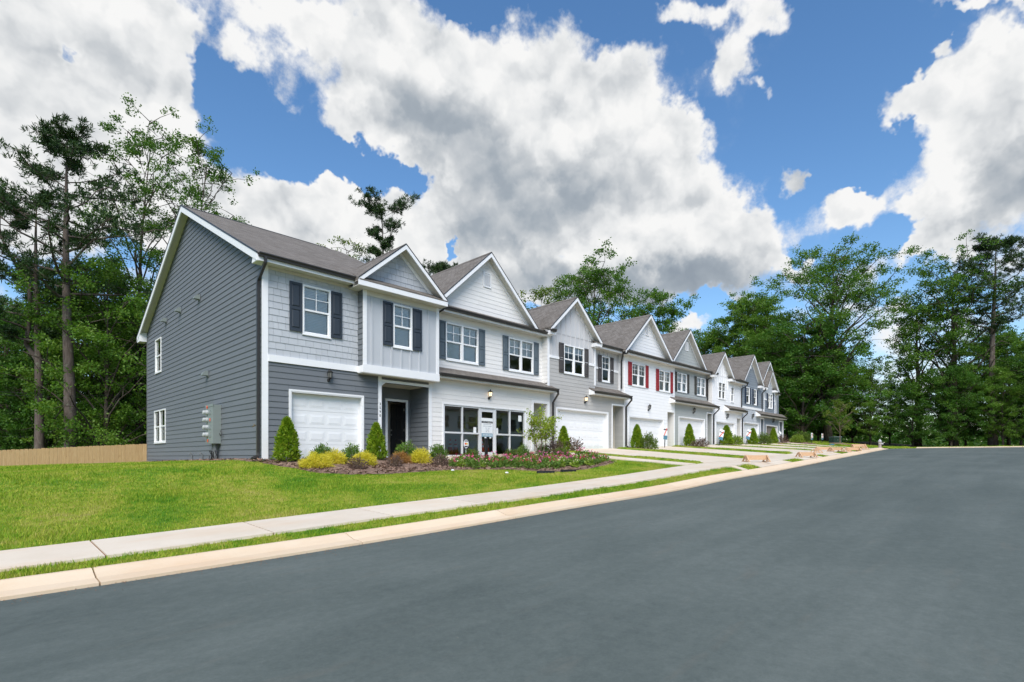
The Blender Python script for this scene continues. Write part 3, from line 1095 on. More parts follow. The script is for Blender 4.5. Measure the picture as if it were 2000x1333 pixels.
def grass(u0, u1, v0, v1, dens, hmin, hmax, wid):
    n = int((u1 - u0) * (v1 - v0) * dens)
    u = rng.uniform(u0, u1, n)
    v = rng.uniform(v0, v1, n)
    wob = .05 * np.sin(u * 7.3) + .04 * np.sin(u * 17.1 + 1) + rng.normal(0, .025, n)
    ok = lawn_keep(u, v) & ~on_hard(u, v + wob * .8) & ~in_bed(u, v) & (v < 15.9)
    u, v = u[ok], v[ok]
    n = len(u)
    z = HH(u, v) - .015 + strip_lift(u, v)
    patch = .7 + .6 * (.5 + .5 * np.sin(u * 1.9 + 2 * np.sin(v * 1.1))) * (.5 + .5 * np.sin(v * 2.3 + u * .7))
    h = rng.uniform(hmin, hmax, n) * patch
    a = rng.uniform(0, 2 * PI, n)
    ln = rng.uniform(.2, 1.0, n) * h
    b = np.stack([u, v, z], -1)
    sd = np.stack([-np.sin(a), np.cos(a), np.zeros(n)], -1) * (wid * rng.uniform(.6, 1.3, n))[:, None]
    tip = b + np.stack([np.cos(a) * ln, np.sin(a) * ln, h], -1)
    return np.stack([b - sd, b + sd, tip], 1).reshape(-1, 3)


def grass_object(label, parts):
    q = np.concatenate(parts)
    kind(add('grass', np_mesh('grass', q, np.arange(len(q)).reshape(-1, 3)), M_BLADES), 'stuff', label)


grass_object('short green lawn grass in front of the houses', [grass(-13, 12.4, -7.4, -3.0, 1700, .03, .065, .006), grass(-14, .3, -3.0, 4, 900, .035, .07, .008),
             grass(-14, 0, 4, 16, 420, .04, .085, .012), grass(0, 12.6, -4.2, -.6, 1000, .03, .06, .007)])
grass_object('ragged grass strip between sidewalk and kerb', [grass(-12, 12.4, -9.2, -7.6, 2600, .03, .075, .006)])
for a, b, c_, e_ in STRIPS:
    sm = grid_mesh('strip', np.linspace(a, b, 9), np.linspace(c_, e_, 40), lambda u, v: HH(u, v) + strip_lift(u, v) - .01)
    kind(add('lawn_strip', sm, M_LAWN, smooth=True), 'structure', 'raised turf strip between two driveways')
grass_object('grass strips between the driveways', [grass(12.4, 46, -9.4, -.3, 1100, .035, .075, .011), grass(44, 58, -9, 8, 160, .04, .08, .03), grass(ROAD_END + .5, 58, -36, -9, 120, .05, .1, .035)])

# grit washed against the kerb
gn = 2600
gu = rng.uniform(-14, 20, gn)
gt = np.abs(rng.normal(0, .16, gn))
ge = sw_v(gu) - 2.27 - gt
gz = rd_h(gu) + .03 * np.minimum(1, gt / 3) + .006
ga = rng.uniform(0, 6.28, gn)
gs = rng.uniform(.003, .011, gn)
gc = np.stack([gu, ge, gz], -1)
g1 = np.stack([np.cos(ga), np.sin(ga), np.zeros(gn)], -1) * gs[:, None]
g2 = np.stack([-np.sin(ga), np.cos(ga), np.zeros(gn)], -1) * gs[:, None] * .7
gq = np.stack([gc - g1, gc + g2, gc + g1 + np.array([0, 0, .006]), gc - g2], 1).reshape(-1, 3)
kind(add('gutter_grit', np_mesh('grit', gq, np.arange(4 * gn).reshape(-1, 4)), M_DIRTJOINT), 'stuff', 'clay grit washed along the kerb')


# ------------------------------------------------------------------ house kit
# A wall plane is ('F', y) for a front facing the street or ('S', x) for a side facing the near end of the row.
# On it, local x runs along the wall, local -y points out, local z is height.
def plane_tf(pl):
    return ((0, pl[1], 0), 0.0) if pl[0] == 'F' else ((pl[1], 0, 0), -PI / 2)


def sx(pl, a, b):
    """interval along the wall -> local x interval"""
    return (a, b) if pl[0] == 'F' else (-b, -a)


_unit = {}


def unit_board(mat, t0=.006, t1=.024):
    k = (mat.name, t0, t1)
    if k not in _unit:
        me = MB().add([(0, 0, 0), (1, 0, 0), (1, -t1, 0), (0, -t1, 0), (0, 0, 1), (1, 0, 1), (1, -t0, 1), (0, -t0, 1)],
                      [(0, 1, 2, 3), (4, 7, 6, 5), (3, 2, 6, 7), (0, 3, 7, 4), (1, 5, 6, 2)]).mesh('board')
        me.materials.append(mat)
        _unit[k] = me
    return _unit[k]


def wall(house, pl, x0, x1, z0, z1, mat, holes=(), gable=None, thick=.14, name='wall'):
    mb = MB()
    xs = sorted({x0, x1, *[min(max(h[0], x0), x1) for h in holes], *[min(max(h[1], x0), x1) for h in holes]})
    zs = sorted({z0, z1, *[min(max(h[2], z0), z1) for h in holes], *[min(max(h[3], z0), z1) for h in holes]})
    for za, zb in zip(zs, zs[1:]):
        run = None
        for xa, xb in zip(xs, xs[1:]):
            cx_, cz_ = (xa + xb) / 2, (za + zb) / 2
            inside = any(h[0] < cx_ < h[1] and h[2] < cz_ < h[3] for h in holes)
            if inside:
                if run:
                    mb.box(run[0], run[1], 0, thick, za, zb)
                run = None
            else:
                run = (run[0], xb) if run else (xa, xb)
        if run:
            mb.box(run[0], run[1], 0, thick, za, zb)
    if gable:
        mb.prism(gable, 'y', 0, thick)
    loc, rz = plane_tf(pl)
    return add(name, mb, mat, house, loc, rz)


def subtract(span, holes, za, zb):
    spans = [span]
    for h in holes:
        if min(zb, h[3]) - max(za, h[2]) < .006:
            continue
        out = []
        for a, b in spans:
            if h[1] <= a or h[0] >= b:
                out.append((a, b))
                continue
            if h[0] - a > .015:
                out.append((a, h[0]))
            if b - h[1] > .015:
                out.append((h[1], b))
        spans = out
    return spans


def siding(w, mat, x0, x1, z0, z1, holes=(), exp=.178, lo=None, hi=None, maxlen=4.3, joined=False, seed=1):
    rnd = random.Random(seed)
    mb = MB()
    tk = .024 if mat in (M_CHAR, M_BLUE) else .015
    unit = unit_board(mat, .006, tk)

    def put(xa, xb, za, zb, xa2=None, xb2=None):
        if xa2 is None and not joined:
            add('siding_board', unit, None, w, (xa + .0015, 0, za), scale=(xb - xa - .003, 1, zb - za))
            return
        xa2 = xa if xa2 is None else xa2
        xb2 = xb if xb2 is None else xb2
        vs = [(xa, 0, za), (xb, 0, za), (xb, -tk, za), (xa, -tk, za), (xa2, 0, zb), (xb2, 0, zb), (xb2, -.006, zb), (xa2, -.006, zb)]
        fs = [(0, 1, 2, 3), (4, 7, 6, 5), (3, 2, 6, 7), (0, 3, 7, 4), (1, 5, 6, 2)]
        if joined:
            mb.add(vs, fs)
        else:
            add('siding_board', MB().add(vs, fs), mat, w)

    k = 0
    while z0 + k * exp < z1 - .01:
        za, zb = z0 + k * exp, min(z0 + (k + 1) * exp, z1)
        k += 1
        a0, b0 = (lo(za), hi(za)) if lo else (x0, x1)
        a1, b1 = (lo(zb), hi(zb)) if lo else (x0, x1)
        if b0 - a0 < .05:
            continue
        if b1 < a1:
            a1 = b1 = (a1 + b1) / 2
        spans = subtract((a0, b0), holes, za, zb)
        for xa, xb in spans:
            cuts = [xa]
            if not joined:
                x = xa + maxlen * rnd.uniform(.3, 1)
                while x < xb - .5:
                    cuts.append(x)
                    x += maxlen
            cuts.append(xb)
            for i, (ca, cb_) in enumerate(zip(cuts, cuts[1:])):
                ta = a1 if (lo and ca == a0 and abs(a1 - a0) > 1e-4) else None
                tb = b1 if (hi and cb_ == b0 and abs(b1 - b0) > 1e-4) else None
                put(ca, cb_, za, zb, ta if ta is not None else (ca if tb is not None else None), tb if tb is not None else (cb_ if ta is not None else None))
        for h in holes:
            if h[0] >= b0 or h[1] <= a0:
                continue
            if za < h[3] < zb - .006:
                put(max(h[0], a0), min(h[1], b0), h[3], zb)
            if za + .006 < h[2] < zb:
                put(max(h[0], a0), min(h[1], b0), za, h[2])
    if joined and mb.v:
        kind(add('siding', mb, mat, w), 'stuff')


def shakes(w, mat, x0, x1, z0, z1, holes=(), exp=.2, lo=None, hi=None, seed=3):
    rnd = random.Random(seed)
    unit = unit_board(mat, .007, .022)
    k = 0
    while z0 + k * exp < z1 - .02:
        za, zb = z0 + k * exp, min(z0 + (k + 1) * exp, z1)
        k += 1
        a0, b0 = (lo(za), hi(za)) if lo else (x0, x1)
        a1, b1 = (lo(zb), hi(zb)) if lo else (x0, x1)
        for xa, xb in subtract((a0, b0), holes, za, zb):
            x = xa - rnd.uniform(0, .12)
            while x < xb:
                wd = rnd.choice((.15, .19, .22, .25, .28))
                p, q = max(x, xa), min(x + wd, xb)
                x += wd
                if q - p < .02:
                    continue
                if lo and (p < a1 or q > b1):
                    pa, qa = max(p, min(a1, q)), min(q, max(b1, p))
                    vs = [(p, 0, za), (q - .006, 0, za), (q - .006, -.022, za), (p, -.022, za), (pa, 0, zb), (max(qa - .006, pa), 0, zb), (max(qa - .006, pa), -.007, zb), (pa, -.007, zb)]
                    add('shake_shingle', MB().add(vs, [(0, 1, 2, 3), (4, 7, 6, 5), (3, 2, 6, 7), (0, 3, 7, 4), (1, 5, 6, 2)]), mat, w)
                else:
                    add('shake_shingle', unit, None, w, (p, 0, za), scale=(q - p - .006, 1, zb - za))
        for h in holes:
            if h[0] < b0 and h[1] > a0:
                if za < h[3] < zb - .01:
                    add('shake_shingle', unit, None, w, (max(h[0], a0), 0, h[3]), scale=(min(h[1], b0) - max(h[0], a0), 1, zb - h[3]))
                if za + .01 < h[2] < zb:
                    add('shake_shingle', unit, None, w, (max(h[0], a0), 0, za), scale=(min(h[1], b0) - max(h[0], a0), 1, h[2] - za))


def battens(w, mat, x0, x1, z0, z1, holes=(), step=.4, lo=None, hi=None, top=None):
    x = x0 + step * .5
    while x < x1 - .05:
        zt = top(x) if top else z1
        zs = [(z0, zt)]
        for h in holes:
            if h[0] - .03 < x < h[1] + .03:
                zs = [(a, b) for (a, b) in ((z0, min(h[2], zt)), (h[3], zt)) if b - a > .03]
        for a, b in zs:
            add('batten', unit_batten(mat), None, w, (x - .03, 0, a), scale=(.055, 1, b - a))
        x += step


def unit_batten(mat):
    k = (mat.name, 'batten')
    if k not in _unit:
        me = MB().box(0, 1, -.03, 0, 0, 1).mesh('batten')
        me.materials.append(mat)
        _unit[k] = me
    return _unit[k]


def trim(house, pl, x0, x1, z0, z1, mat=None, y0=-.036, y1=.0, name='trim_board'):
    loc, rz = plane_tf(pl)
    return add(name, MB().box(x0, x1, y0, y1, z0, z1), mat or M_TRIM, house, loc, rz)


def window(house, pl, x0, x1, z0, z1, twin=False, grid=True, blind=1.0, far=False, frame=.05):
    loc, rz = plane_tf(pl)
    fr = MB()
    yo, yi = -.045, .07
    fr.box(x0, x0 + frame, yo, yi, z0, z1)
    fr.box(x1 - frame, x1, yo, yi, z0, z1)
    fr.box(x0 + frame, x1 - frame, yo, yi, z0, z0 + frame)
    fr.box(x0 + frame, x1 - frame, yo, yi, z1 - frame, z1)
    fr.box(x0 - .012, x1 + .012, -.06, -.02, z0 - .03, z0 - .002)
    lights = [(x0 + frame, x1 - frame)]
    if twin:
        m_ = (x0 + x1) / 2
        fr.box(m_ - .045, m_ + .045, yo, yi, z0 + frame, z1 - frame)
        lights = [(x0 + frame, m_ - .045), (m_ + .045, x1 - frame)]
    zm = (z0 + z1) / 2
    win = None
    mun = MB()
    panes = []
    for a, b in lights:
        fr.box(a, b, -.012, .05, zm - .028, zm + .028)          # meeting rail
        for (p, q) in ((a, a + .03), (b - .03, b)):                # lower sash stiles
            fr.box(p, q, .002, .05, z0 + frame, zm - .028)
        fr.box(a + .03, b - .03, .002, .05, z0 + frame, z0 + frame + .04)
        if grid:
            c_ = (a + b) / 2
            zu = (zm + .028 + z1 - frame) / 2
            mun.box(c_ - .011, c_ + .011, .008, .022, zm + .028, z1 - frame)
            mun.box(a, c_ - .011, .008, .022, zu - .011, zu + .011)
            mun.box(c_ + .011, b, .008, .022, zu - .011, zu + .011)
        panes += [(a, b, .018, zm + .028, z1 - frame), (a + .03, b - .03, .032, z0 + frame + .04, zm - .028)]
    win = add('window', fr, M_VINYL, house, loc, rz)
    if mun.v:
        add('muntin', mun, M_VINYL, win)
    for a, b, y, za, zb in panes:
        add('pane', MB().add([(a, y, za), (b, y, za), (b, y, zb), (a, y, zb)], [(0, 1, 2, 3)]), M_GLASS, win)
    if blind:
        bm_ = MB()
        for a, b in lights:
            z = z1 - frame - .02
            bm_.box(a + .004, b - .004, .075, .12, z - .03, z + .01)
            z -= .05
            zlow = z1 - frame - (z1 - z0 - 2 * frame) * blind
            st = .05 if not far else .08
            while z > zlow:
                bm_.add([(a + .006, .088, z - st * .55), (b - .006, .088, z - st * .55), (b - .006, .100, z + st * .40), (a + .006, .100, z + st * .40)], [(0, 1, 2, 3)])
                z -= st
        add('blind', bm_, M_BLIND, win)
    return win


def shutter(house, pl, x0, x1, z0, z1, mat, parts=True):
    loc, rz = plane_tf(pl)
    mb = MB()
    y0 = -.028
    mb.box(x0, x1, y0 - .012, y0, z0, z1)
    w_ = min(.055, (x1 - x0) * .2)
    zr = z0 + (z1 - z0) * .47
    mb.box(x0, x0 + w_, y0 - .032, y0 - .012, z0, z1)
    mb.box(x1 - w_, x1, y0 - .032, y0 - .012, z0, z1)
    for (a, b) in ((z0, z0 + .09), (zr - .04, zr + .04), (z1 - .07, z1)):
        mb.box(x0 + w_, x1 - w_, y0 - .032, y0 - .012, a, b)
    s_ = add('shutter', mb, mat, house, loc, rz)
    for (a, b) in ((z0 + .11, zr - .06), (zr + .06, z1 - .09)):
        add('panel', MB().raised(x0 + w_ + .015, x1 - w_ - .015, a, b, y0 - .0125, .018, .025), mat, s_)


def garage_door(house, pl, x0, x1, z0, z1, cols, mat=None, each=True, rec=.16, jamb=None):
    """sectional door set back in its opening, with white jambs and head casing"""
    loc, rz = plane_tf(pl)
    mat = mat or M_GARAGE
    mb = MB()
    n = 4
    hs = (z1 - z0) / n
    for k in range(n):
        mb.box(x0, x1, rec, rec + .04, z0 + k * hs + .004, z0 + (k + 1) * hs - .004)
    mb.box(x0, x1, rec + .02, rec + .05, z0, z1)
    d_ = add('garage_door', mb, mat, house, loc, rz)
    pw = (x1 - x0) / cols
    pm = MB()
    for k in range(n):
        for c_ in range(cols):
            a, b = x0 + c_ * pw + pw * .07, x0 + (c_ + 1) * pw - pw * .07
            p, q = z0 + k * hs + hs * .2, z0 + (k + 1) * hs - hs * .2
            t_ = MB() if each else pm
            # pressed panel: a recessed frame around a raised field
            t_.raised(a, b, p, q, rec - .001, .004, .035)
            t_.raised(a + .045, b - .045, p + .045, q - .045, rec - .0055, .004, .02)
            if each:
                add('panel', t_, mat, d_)
    if not each:
        add('panels', pm, mat, d_)
    jm_ = MB()
    jm_.box(x0 - .03, x0, -.03, rec + .05, z0, z1 + .03)
    jm_.box(x1, x1 + .03, -.03, rec + .05, z0, z1 + .03)
    jm_.box(x0, x1, -.03, rec + .05, z1, z1 + .03)
    jm_.box(x0 - .085, x0 - .03, -.04, 0, z0, z1 + .085)
    jm_.box(x1 + .03, x1 + .085, -.04, 0, z0, z1 + .085)
    jm_.box(x0 - .03, x1 + .03, -.04, 0, z1 + .03, z1 + .085)
    add('door_casing', jm_, jamb or M_TRIM, house, loc, rz)


def lantern(house, pl, x, z, lit=False, s=1.0):
    loc, rz = plane_tf(pl)
    mb = MB()
    mb.lathe([(.001, -.10), (.045, -.09), (.05, -.03), (.03, .0), (.001, .01)], 10, (x, -.035, z - .02))
    mb.tube([(x, -.03, z - .06), (x, -.10, z - .075), (x, -.13, z - .03)], .012, 6)
    mb.lathe([(.02, -.02), (.055, 0), (.06, .02)], 8, (x, -.13, z - .02))
    for k in range(4):
        w_ = PI / 4 + k * PI / 2
        mb.tube([(x + .058 * math.cos(w_), -.13 + .058 * math.sin(w_), z), (x + .082 * math.cos(w_), -.13 + .082 * math.sin(w_), z + .17)], .006, 4)
    l_ = add('wall_lantern', mb, M_BLACKMETAL, house, loc, rz)
    add('lantern_cap', MB().lathe([(.095, .168), (.1, .18), (.06, .215), (.03, .24), (.016, .25), (.02, .265), (.004, .30)], 10, (x, -.13, z)), M_BLACKMETAL, l_)
    add('lantern_glass', MB().lathe([(.05, .005), (.072, .165)], 8, (x, -.13, z)), M_LAMPLIT if lit else M_LAMPOFF, l_)


def gutter_x(house, u0, u1, v, z, name='gutter'):
    """K-style gutter along the street hung on the fascia at v"""
    p = [(v, z), (v, z - .115), (v - .075, z - .115), (v - .085, z - .06), (v - .12, z - .03), (v - .12, z), (v - .105, z), (v - .105, z - .025), (v - .07, z - .055), (v - .062, z - .1), (v - .012, z - .1), (v - .012, z)]
    return add(name, MB().prism(p, 'x', u0, u1), M_GUTTER, house)


def downspout(house, path, r=.042):
    return add('downspout', MB().tube(path, r, 4, True), M_GUTTER, house)


def soffit_box(house, u0, u1, v0, v1, z, name='soffit'):
    return add(name, MB().box(u0, u1, v0, v1, z, z + .02), M_SOFFIT, house)


def front_gable(house, uc, hl, hr, ze, za, vf, vb, wv, clad, rake=.17, t=.09, zel=None, pent=None, name='roof'):
    """roof with its ridge running back from the street; hl/hr half widths, ze eave, za apex, vf front edge, wv gable wall plane"""
    sl = (za - ze) / max(hl, hr)
    zl, zr_ = za - sl * hl, za - sl * hr
    ro = MB()
    ro.prism([(uc - hl, zl), (uc, za), (uc, za - t), (uc - hl, zl - t)], 'y', vf, vb)
    ro.prism([(uc, za), (uc + hr, zr_), (uc + hr, zr_ - t), (uc, za - t)], 'y', vf, vb)
    roof_ = add(name, ro, M_ROOFY, house)
    # dark drip edge and ridge cap
    e = .012
    de = MB()
    de.prism([(uc - hl - .01, zl + .002), (uc, za + .012), (uc, za - .03), (uc - hl - .01, zl - .04)], 'y', vf - .03, vf - .001)
    de.prism([(uc, za + .012), (uc + hr + .01, zr_ + .002), (uc + hr + .01, zr_ - .04), (uc, za - .03)], 'y', vf - .03, vf - .001)
    add('drip_edge', de, M_GUTTER, roof_)
    add('ridge_cap', MB().prism([(uc - .13, za - .13 * sl + .014), (uc, za + .02), (uc + .13, za - .13 * sl + .014), (uc, za + .004)], 'y', vf + .01, vb), M_ROOFY, roof_)
    for sgn, h_, z_ in ((-1, hl, zl), (1, hr, zr_)):
        rb = MB()
        rb.prism([(uc, za - .035), (uc + sgn * h_, z_ - .035), (uc + sgn * h_, z_ - .035 - rake), (uc, za - .035 - rake * 1.0)], 'y', vf - .022, vf + .02)
        add('rake_board', rb, M_TRIM, house)
        rb = MB()   # inner frieze on the wall
        rb.prism([(uc, za - t - .02), (uc + sgn * (h_ - .02), z_ - t - .02 + .02 * sl), (uc + sgn * (h_ - .02), z_ - t - .17 + .02 * sl), (uc, za - t - .17)], 'y', wv - .03, wv - .001)
        add('frieze_board', rb, M_TRIM, house)
        sf = MB()
        sf.prism([(uc, za - t - .004), (uc + sgn * h_, z_ - t - .004), (uc + sgn * h_, z_ - t - .016), (uc, za - t - .016)], 'y', vf + .021, wv + .05)
        add('soffit', sf, M_SOFFIT, house)
    add('back_gable', MB().prism([(uc - hl + .1, zl - t), (uc, za - t - .02), (uc + hr - .1, zr_ - t)], 'y', vb - .2, vb - .1), clad, house)
    return sl


def shed_roof(house, u0, u1, vf, zf, vb, zb, gut=True, name='porch_roof', returns=(True, True)):
    ro = MB().prism([(vf, zf), (vb, zb), (vb, zb - .07), (vf, zf - .05)], 'x', u0, u1)
    r_ = add(name, ro, M_ROOFX, house)
    fm = MB()
    fm.box(u0 + .02, u1 - .02, vf + .005, vf + .03, zf - .18, zf - .045)
    for k, u in enumerate((u0, u1 - .022)):
        if returns[k]:
            fm.prism([(vf + .031, zf - .05), (vb - .001, zb - .075), (vb - .001, zf - .18), (vf + .031, zf - .18)], 'x', u + .001, u + .022)
    add('fascia', fm, M_TRIM, house)
    add('soffit', MB().box(u0 + .023, u1 - .023, vf + .031, vb - .001, zf - .18, zf - .165), M_SOFFIT, house)
    if gut:
        gutter_x(house, u0, u1, vf + .004, zf - .01)
    return r_


def shell(house, u0, u1, zf, ztop, left=True, depth=14.4, vfront=.4):
    """party walls, back wall and floors that close the house"""
    mb = MB()
    if left:
        mb.box(u0, u0 + .1, vfront + .15, depth - .1, zf - .3, ztop)
    mb.box(u1 - .1, u1, vfront + .15, depth - .1, zf - .3, ztop)
    mb.box(u0, u1, depth - .1, depth, zf - .4, ztop)
    mb.box(u0 + .1, u1 - .1, vfront + 4.8, vfront + 4.9, zf, ztop - .1)
    add('inner_wall', mb, M_INTERIOR, house)
    fl = MB()
    fl.box(u0 + .11, u1 - .11, .17, depth - .11, zf - .1, zf)
    add('floor_slab', fl, M_DARKFLOOR, house)
    ce = MB()
    ce.box(u0 + .11, u1 - .11, vfront + .16, depth - .11, zf + 2.75, zf + 2.95)
    ce.box(u0 + .11, u1 - .11, vfront + .16, depth - .11, ztop - .25, ztop - .15)
    add('ceiling', ce, M_INTERIOR, house)


def recess(house, u0, u1, z0, z1, depth, mat, exp=.178, door=None, joined=False, seed=4, door_mat=None):
    """entry porch cut into the front: back wall with a door frame, two side walls, ceiling and step"""
    zt = z1 + .25
    holes = [(door[0] - .0, door[1] + .0, z0 - 1, door[2])] if door else []
    w_ = wall(house, ('F', depth), u0, u1, z0 - .05, zt, mat, holes, thick=.1, name='entry_wall')
    siding(w_, mat, u0 + .02, u1 - .02, z0, zt, [(door[0] - .09, door[1] + .09, z0 - 1, door[2] + .09)] if door else (), exp, joined=joined, seed=seed)
    # wall on the far side, facing the near end of the row
    w2 = wall(house, ('S', u1), -(depth - .001), -.03, z0 - .05, zt, mat, thick=.08, name='entry_wall')
    siding(w2, mat, -(depth - .025), -.03, z0, zt, (), exp, joined=joined, seed=seed + 1)
    add('entry_wall', MB().box(u0 - .08, u0, .03, depth, z0 - .05, zt), mat, house)
    add('entry_ceiling', MB().box(u0, u1, .14, depth, z1 + .02, z1 + .05), M_SOFFIT, house)
    add('entry_step', MB().box(u0 - .02, u1 + .02, -.06, depth, z0 - .16, z0 - .002), M_CONC, house)
    if door:
        fr = MB()
        fr.box(door[0] - .09, door[0], -.035, .1, z0, door[2] + .09)
        fr.box(door[1], door[1] + .09, -.035, .1, z0, door[2] + .09)
        fr.box(door[0], door[1], -.035, .1, door[2], door[2] + .09)
        add('door_frame', fr, M_TRIM, house, (0, depth, 0))


def leaf_door(house, hx, hy, w_, z0, z1, ang, mat, knob=True):
    """six panel door hinged at (hx, hy); the leaf runs along local -x from the hinge"""
    mb = MB().box(-w_, 0, -.022, .022, z0, z1)
    d_ = add('door', mb, mat, house, (hx, hy, 0), ang)
    h_ = z1 - z0
    for (a, b) in ((.06, .36), (.42, .70), (.76, .93)):
        for (p, q) in ((.12, .46), (.54, .88)):
            add('panel', MB().raised(-w_ * q, -w_ * p, z0 + h_ * a, z0 + h_ * b, -.0225, .012, .02), mat, d_)
    if knob:
        hm = MB().lathe([(.001, 0), (.03, .0), (.03, .01), (.012, .02), (.012, .05), (.001, .05)], 10)
        hv = [(x - w_ + .07, -.022 - z, y + z0 + .95) for x, y, z in hm.v]
        add('handle', MB().add(hv, hm.f).box(-w_ + .03, -w_ + .14, -.085, -.068, z0 + .94, z0 + .96), M_STEEL, d_)
        add('deadbolt', MB().box(-w_ + .045, -w_ + .095, -.04, -.022, z0 + 1.1, z0 + 1.16), M_STEEL, d_)
    hg = MB()
    for z in (z0 + .25, z0 + h_ * .52, z1 - .25):
        hg.box(-.035, .012, -.03, -.0225, z - .05, z + .05)
    add('hinge', hg, M_STEEL, d_)
    return d_


def gable_clip(uc, hl, hr, za, ze, t):
    sl = (za - ze) / max(hl, hr)
    zz = za - t - .02
    return (lambda z: uc - (zz - z) / sl), (lambda z: uc + (zz - z) / sl), (lambda x: zz - abs(x - uc) * sl)


def text_mesh(body, size, extrude=.002, align='CENTER', spacing=1.0, line=1.0):
    cu = bpy.data.curves.new('lettering', 'FONT')
    cu.body = body
    cu.size = size
    cu.extrude = extrude
    cu.align_x = align
    cu.align_y = 'CENTER'
    cu.space_character = spacing
    cu.space_line = line
    cu.resolution_u = 3
    ob = bpy.data.objects.new('lettering', cu)
    COL.objects.link(ob)
    dg = bpy.context.evaluated_depsgraph_get()
    me = bpy.data.meshes.new_from_object(ob.evaluated_get(dg))
    bpy.data.objects.remove(ob)
    bpy.data.curves.remove(cu)
    me.transform(Matrix.Rotation(PI / 2, 4, 'X'))
    me.materials.clear()
    return me


# ------------------------------------------------------------------ the row of eight houses
ROWG = 'attached houses in the row'


def pent_strip(house, u0, u1, vf, zf, vb, zb):
    """narrow roof strip along the foot of a gable, with fascia and soffit"""
    add('eave_roof', MB().prism([(vf, zf), (vb, zb), (vb, zb - .05), (vf, zf - .05)], 'x', u0, u1), M_ROOFX, house)
    add('fascia', MB().box(u0 + .01, u1 - .01, vf + .004, vf + .026, zf - .2, zf - .04), M_TRIM, house)


def rect_vent(house, pl, x0, x1, z0, z1, far=False):
    loc, rz = plane_tf(pl)
    fr = MB()
    w_ = .045
    fr.box(x0, x0 + w_, -.045, 0, z0, z1).box(x1 - w_, x1, -.045, 0, z0, z1).box(x0 + w_, x1 - w_, -.045, 0, z0, z0 + w_).box(x0 + w_, x1 - w_, -.045, 0, z1 - w_, z1)
    fr.box(x0 + w_, x1 - w_, -.012, 0, z0 + w_, z1 - w_)
    v_ = add('gable_vent', fr, M_TRIM, house, loc, rz)
    sl = MB()
    z = z0 + w_ + .01
    while z < z1 - w_ - .03:
        sl.add([(x0 + w_, -.036, z), (x1 - w_, -.036, z), (x1 - w_, -.013, z + .035), (x0 + w_, -.013, z + .035)], [(0, 1, 2, 3)])
        z += .042
    add('louvres', sl, M_TRIM, v_)


def cornice_return(house, u0, u1, vf, zt):
    add('cornice_return', MB().box(u0, u1, vf, -.002, zt - .2, zt - .02), M_TRIM, house)
    add('return_roof', MB().prism([(vf - .03, zt - .02), (-.002, zt + .16), (-.002, zt + .13), (vf - .03, zt - .05)], 'x', u0 - .02, u1 + .02), M_ROOFX, house)


# ---- charcoal end house
h1 = thing('townhouse', 'charcoal end house with pale shingled upper floor, single garage and open black door', 'house', (3, 7, -.12), group=ROWG, absolute=True)
RV, RZ = 7.3, 9.70          # ridge
EV, EZ = -.42, 5.84         # front eave edge
BV, BZ = 15.02, 5.84
SL = (RZ - EZ) / (RV - EV)
sw1 = [(-12.74, -11.71, 3.83, 5.37), (-12.93, -10.96, .64, 2.12)]
zt = RZ - .12
w_ = wall(h1, ('S', 0.0), -14.4, -.001, -.6, 5.90, M_CHAR, sw1, [(-14.4, 5.9), (-.001, 5.9), (-.001, zt - SL * RV + .0), (-RV, zt), (-14.4, zt - SL * (14.4 - RV))])
siding(w_, M_CHAR, -14.39, -.0, -.12 - .178 * 2, zt - .05, [(a - .005, b + .005, c - .03, d) for a, b, c, d in sw1],
       lo=lambda z: max(-14.39, -RV - (zt - z) / SL), hi=lambda z: min(-.0, -RV + (zt - z) / SL), maxlen=4.9, seed=11)
window(h1, ('S', 0.0), -12.74, -11.71, 3.83, 5.37, grid=False, blind=0)
window(h1, ('S', 0.0), -12.93, -10.96, .64, 2.12, twin=True, grid=False, blind=0)
add('corner_board', MB().box(-.03, .03, 14.36, 14.46, -.6, 5.9), M_CONDUIT, h1)
add('foundation', MB().box(.02, 6.05, .02, 14.38, -.75, -.14), M_FOUND, h1)
fh = [(.815, 3.235, -1, 2.01), (3.97, 5.98, -1, 2.59), (1.18, 2.10, 3.81, 5.34), (3.2, 6.05, 2.98, 5.45)]
w_ = wall(h1, ('F', 0.0), .001, 6.1, -.3, 5.85, M_CHAR, fh)
siding(w_, M_CHAR, .15, 6.1, -.12, 2.83, [(.76, 3.29, -1, 2.066), (3.84, 6.12, -1, 2.685)], seed=12)
siding(w_, M_CHAR, 3.97, 5.98, 2.685, 2.83, seed=13)
shakes(w_, M_SHAKE, .15, 3.085, 3.03, 5.66, [(1.175, 2.105, 3.78, 5.34)])
trim(h1, ('F', 0), -.028, .148, -.1, 5.66, name='corner_board')
trim(h1, ('F', 0), .15, 3.10, 2.83, 3.03, y0=-.06, name='band_board')
trim(h1, ('F', 0), 3.84, 3.968, -.1, 2.80, name='entry_post')
trim(h1, ('F', 0), 5.982, 6.12, -.1, 2.80, name='entry_post')
trim(h1, ('F', 0), 3.97, 5.98, 2.59, 2.684, y0=-.04, y1=.14, name='entry_beam')
trim(h1, ('F', 0), .15, 3.0, 5.56, 5.64, mat=M_SOFFIT, name='frieze_board')
brk = MB().prism([(3.97, 2.588), (4.13, 2.588), (3.97, 2.46)], 'y', -.02, .1)
add('bracket', brk, M_TRIM, h1)
garage_door(h1, ('F', 0), .845, 3.205, -.13, 1.98, 4)
window(h1, ('F', 0), 1.18, 2.10, 3.81, 5.34)
shutter(h1, ('F', 0), .775, 1.155, 3.85, 5.35, M_SHUT_NAVY)
shutter(h1, ('F', 0), 2.115, 2.49, 3.84, 5.33, M_SHUT_NAVY)
lantern(h1, ('F', 0), 2.03, 2.53)
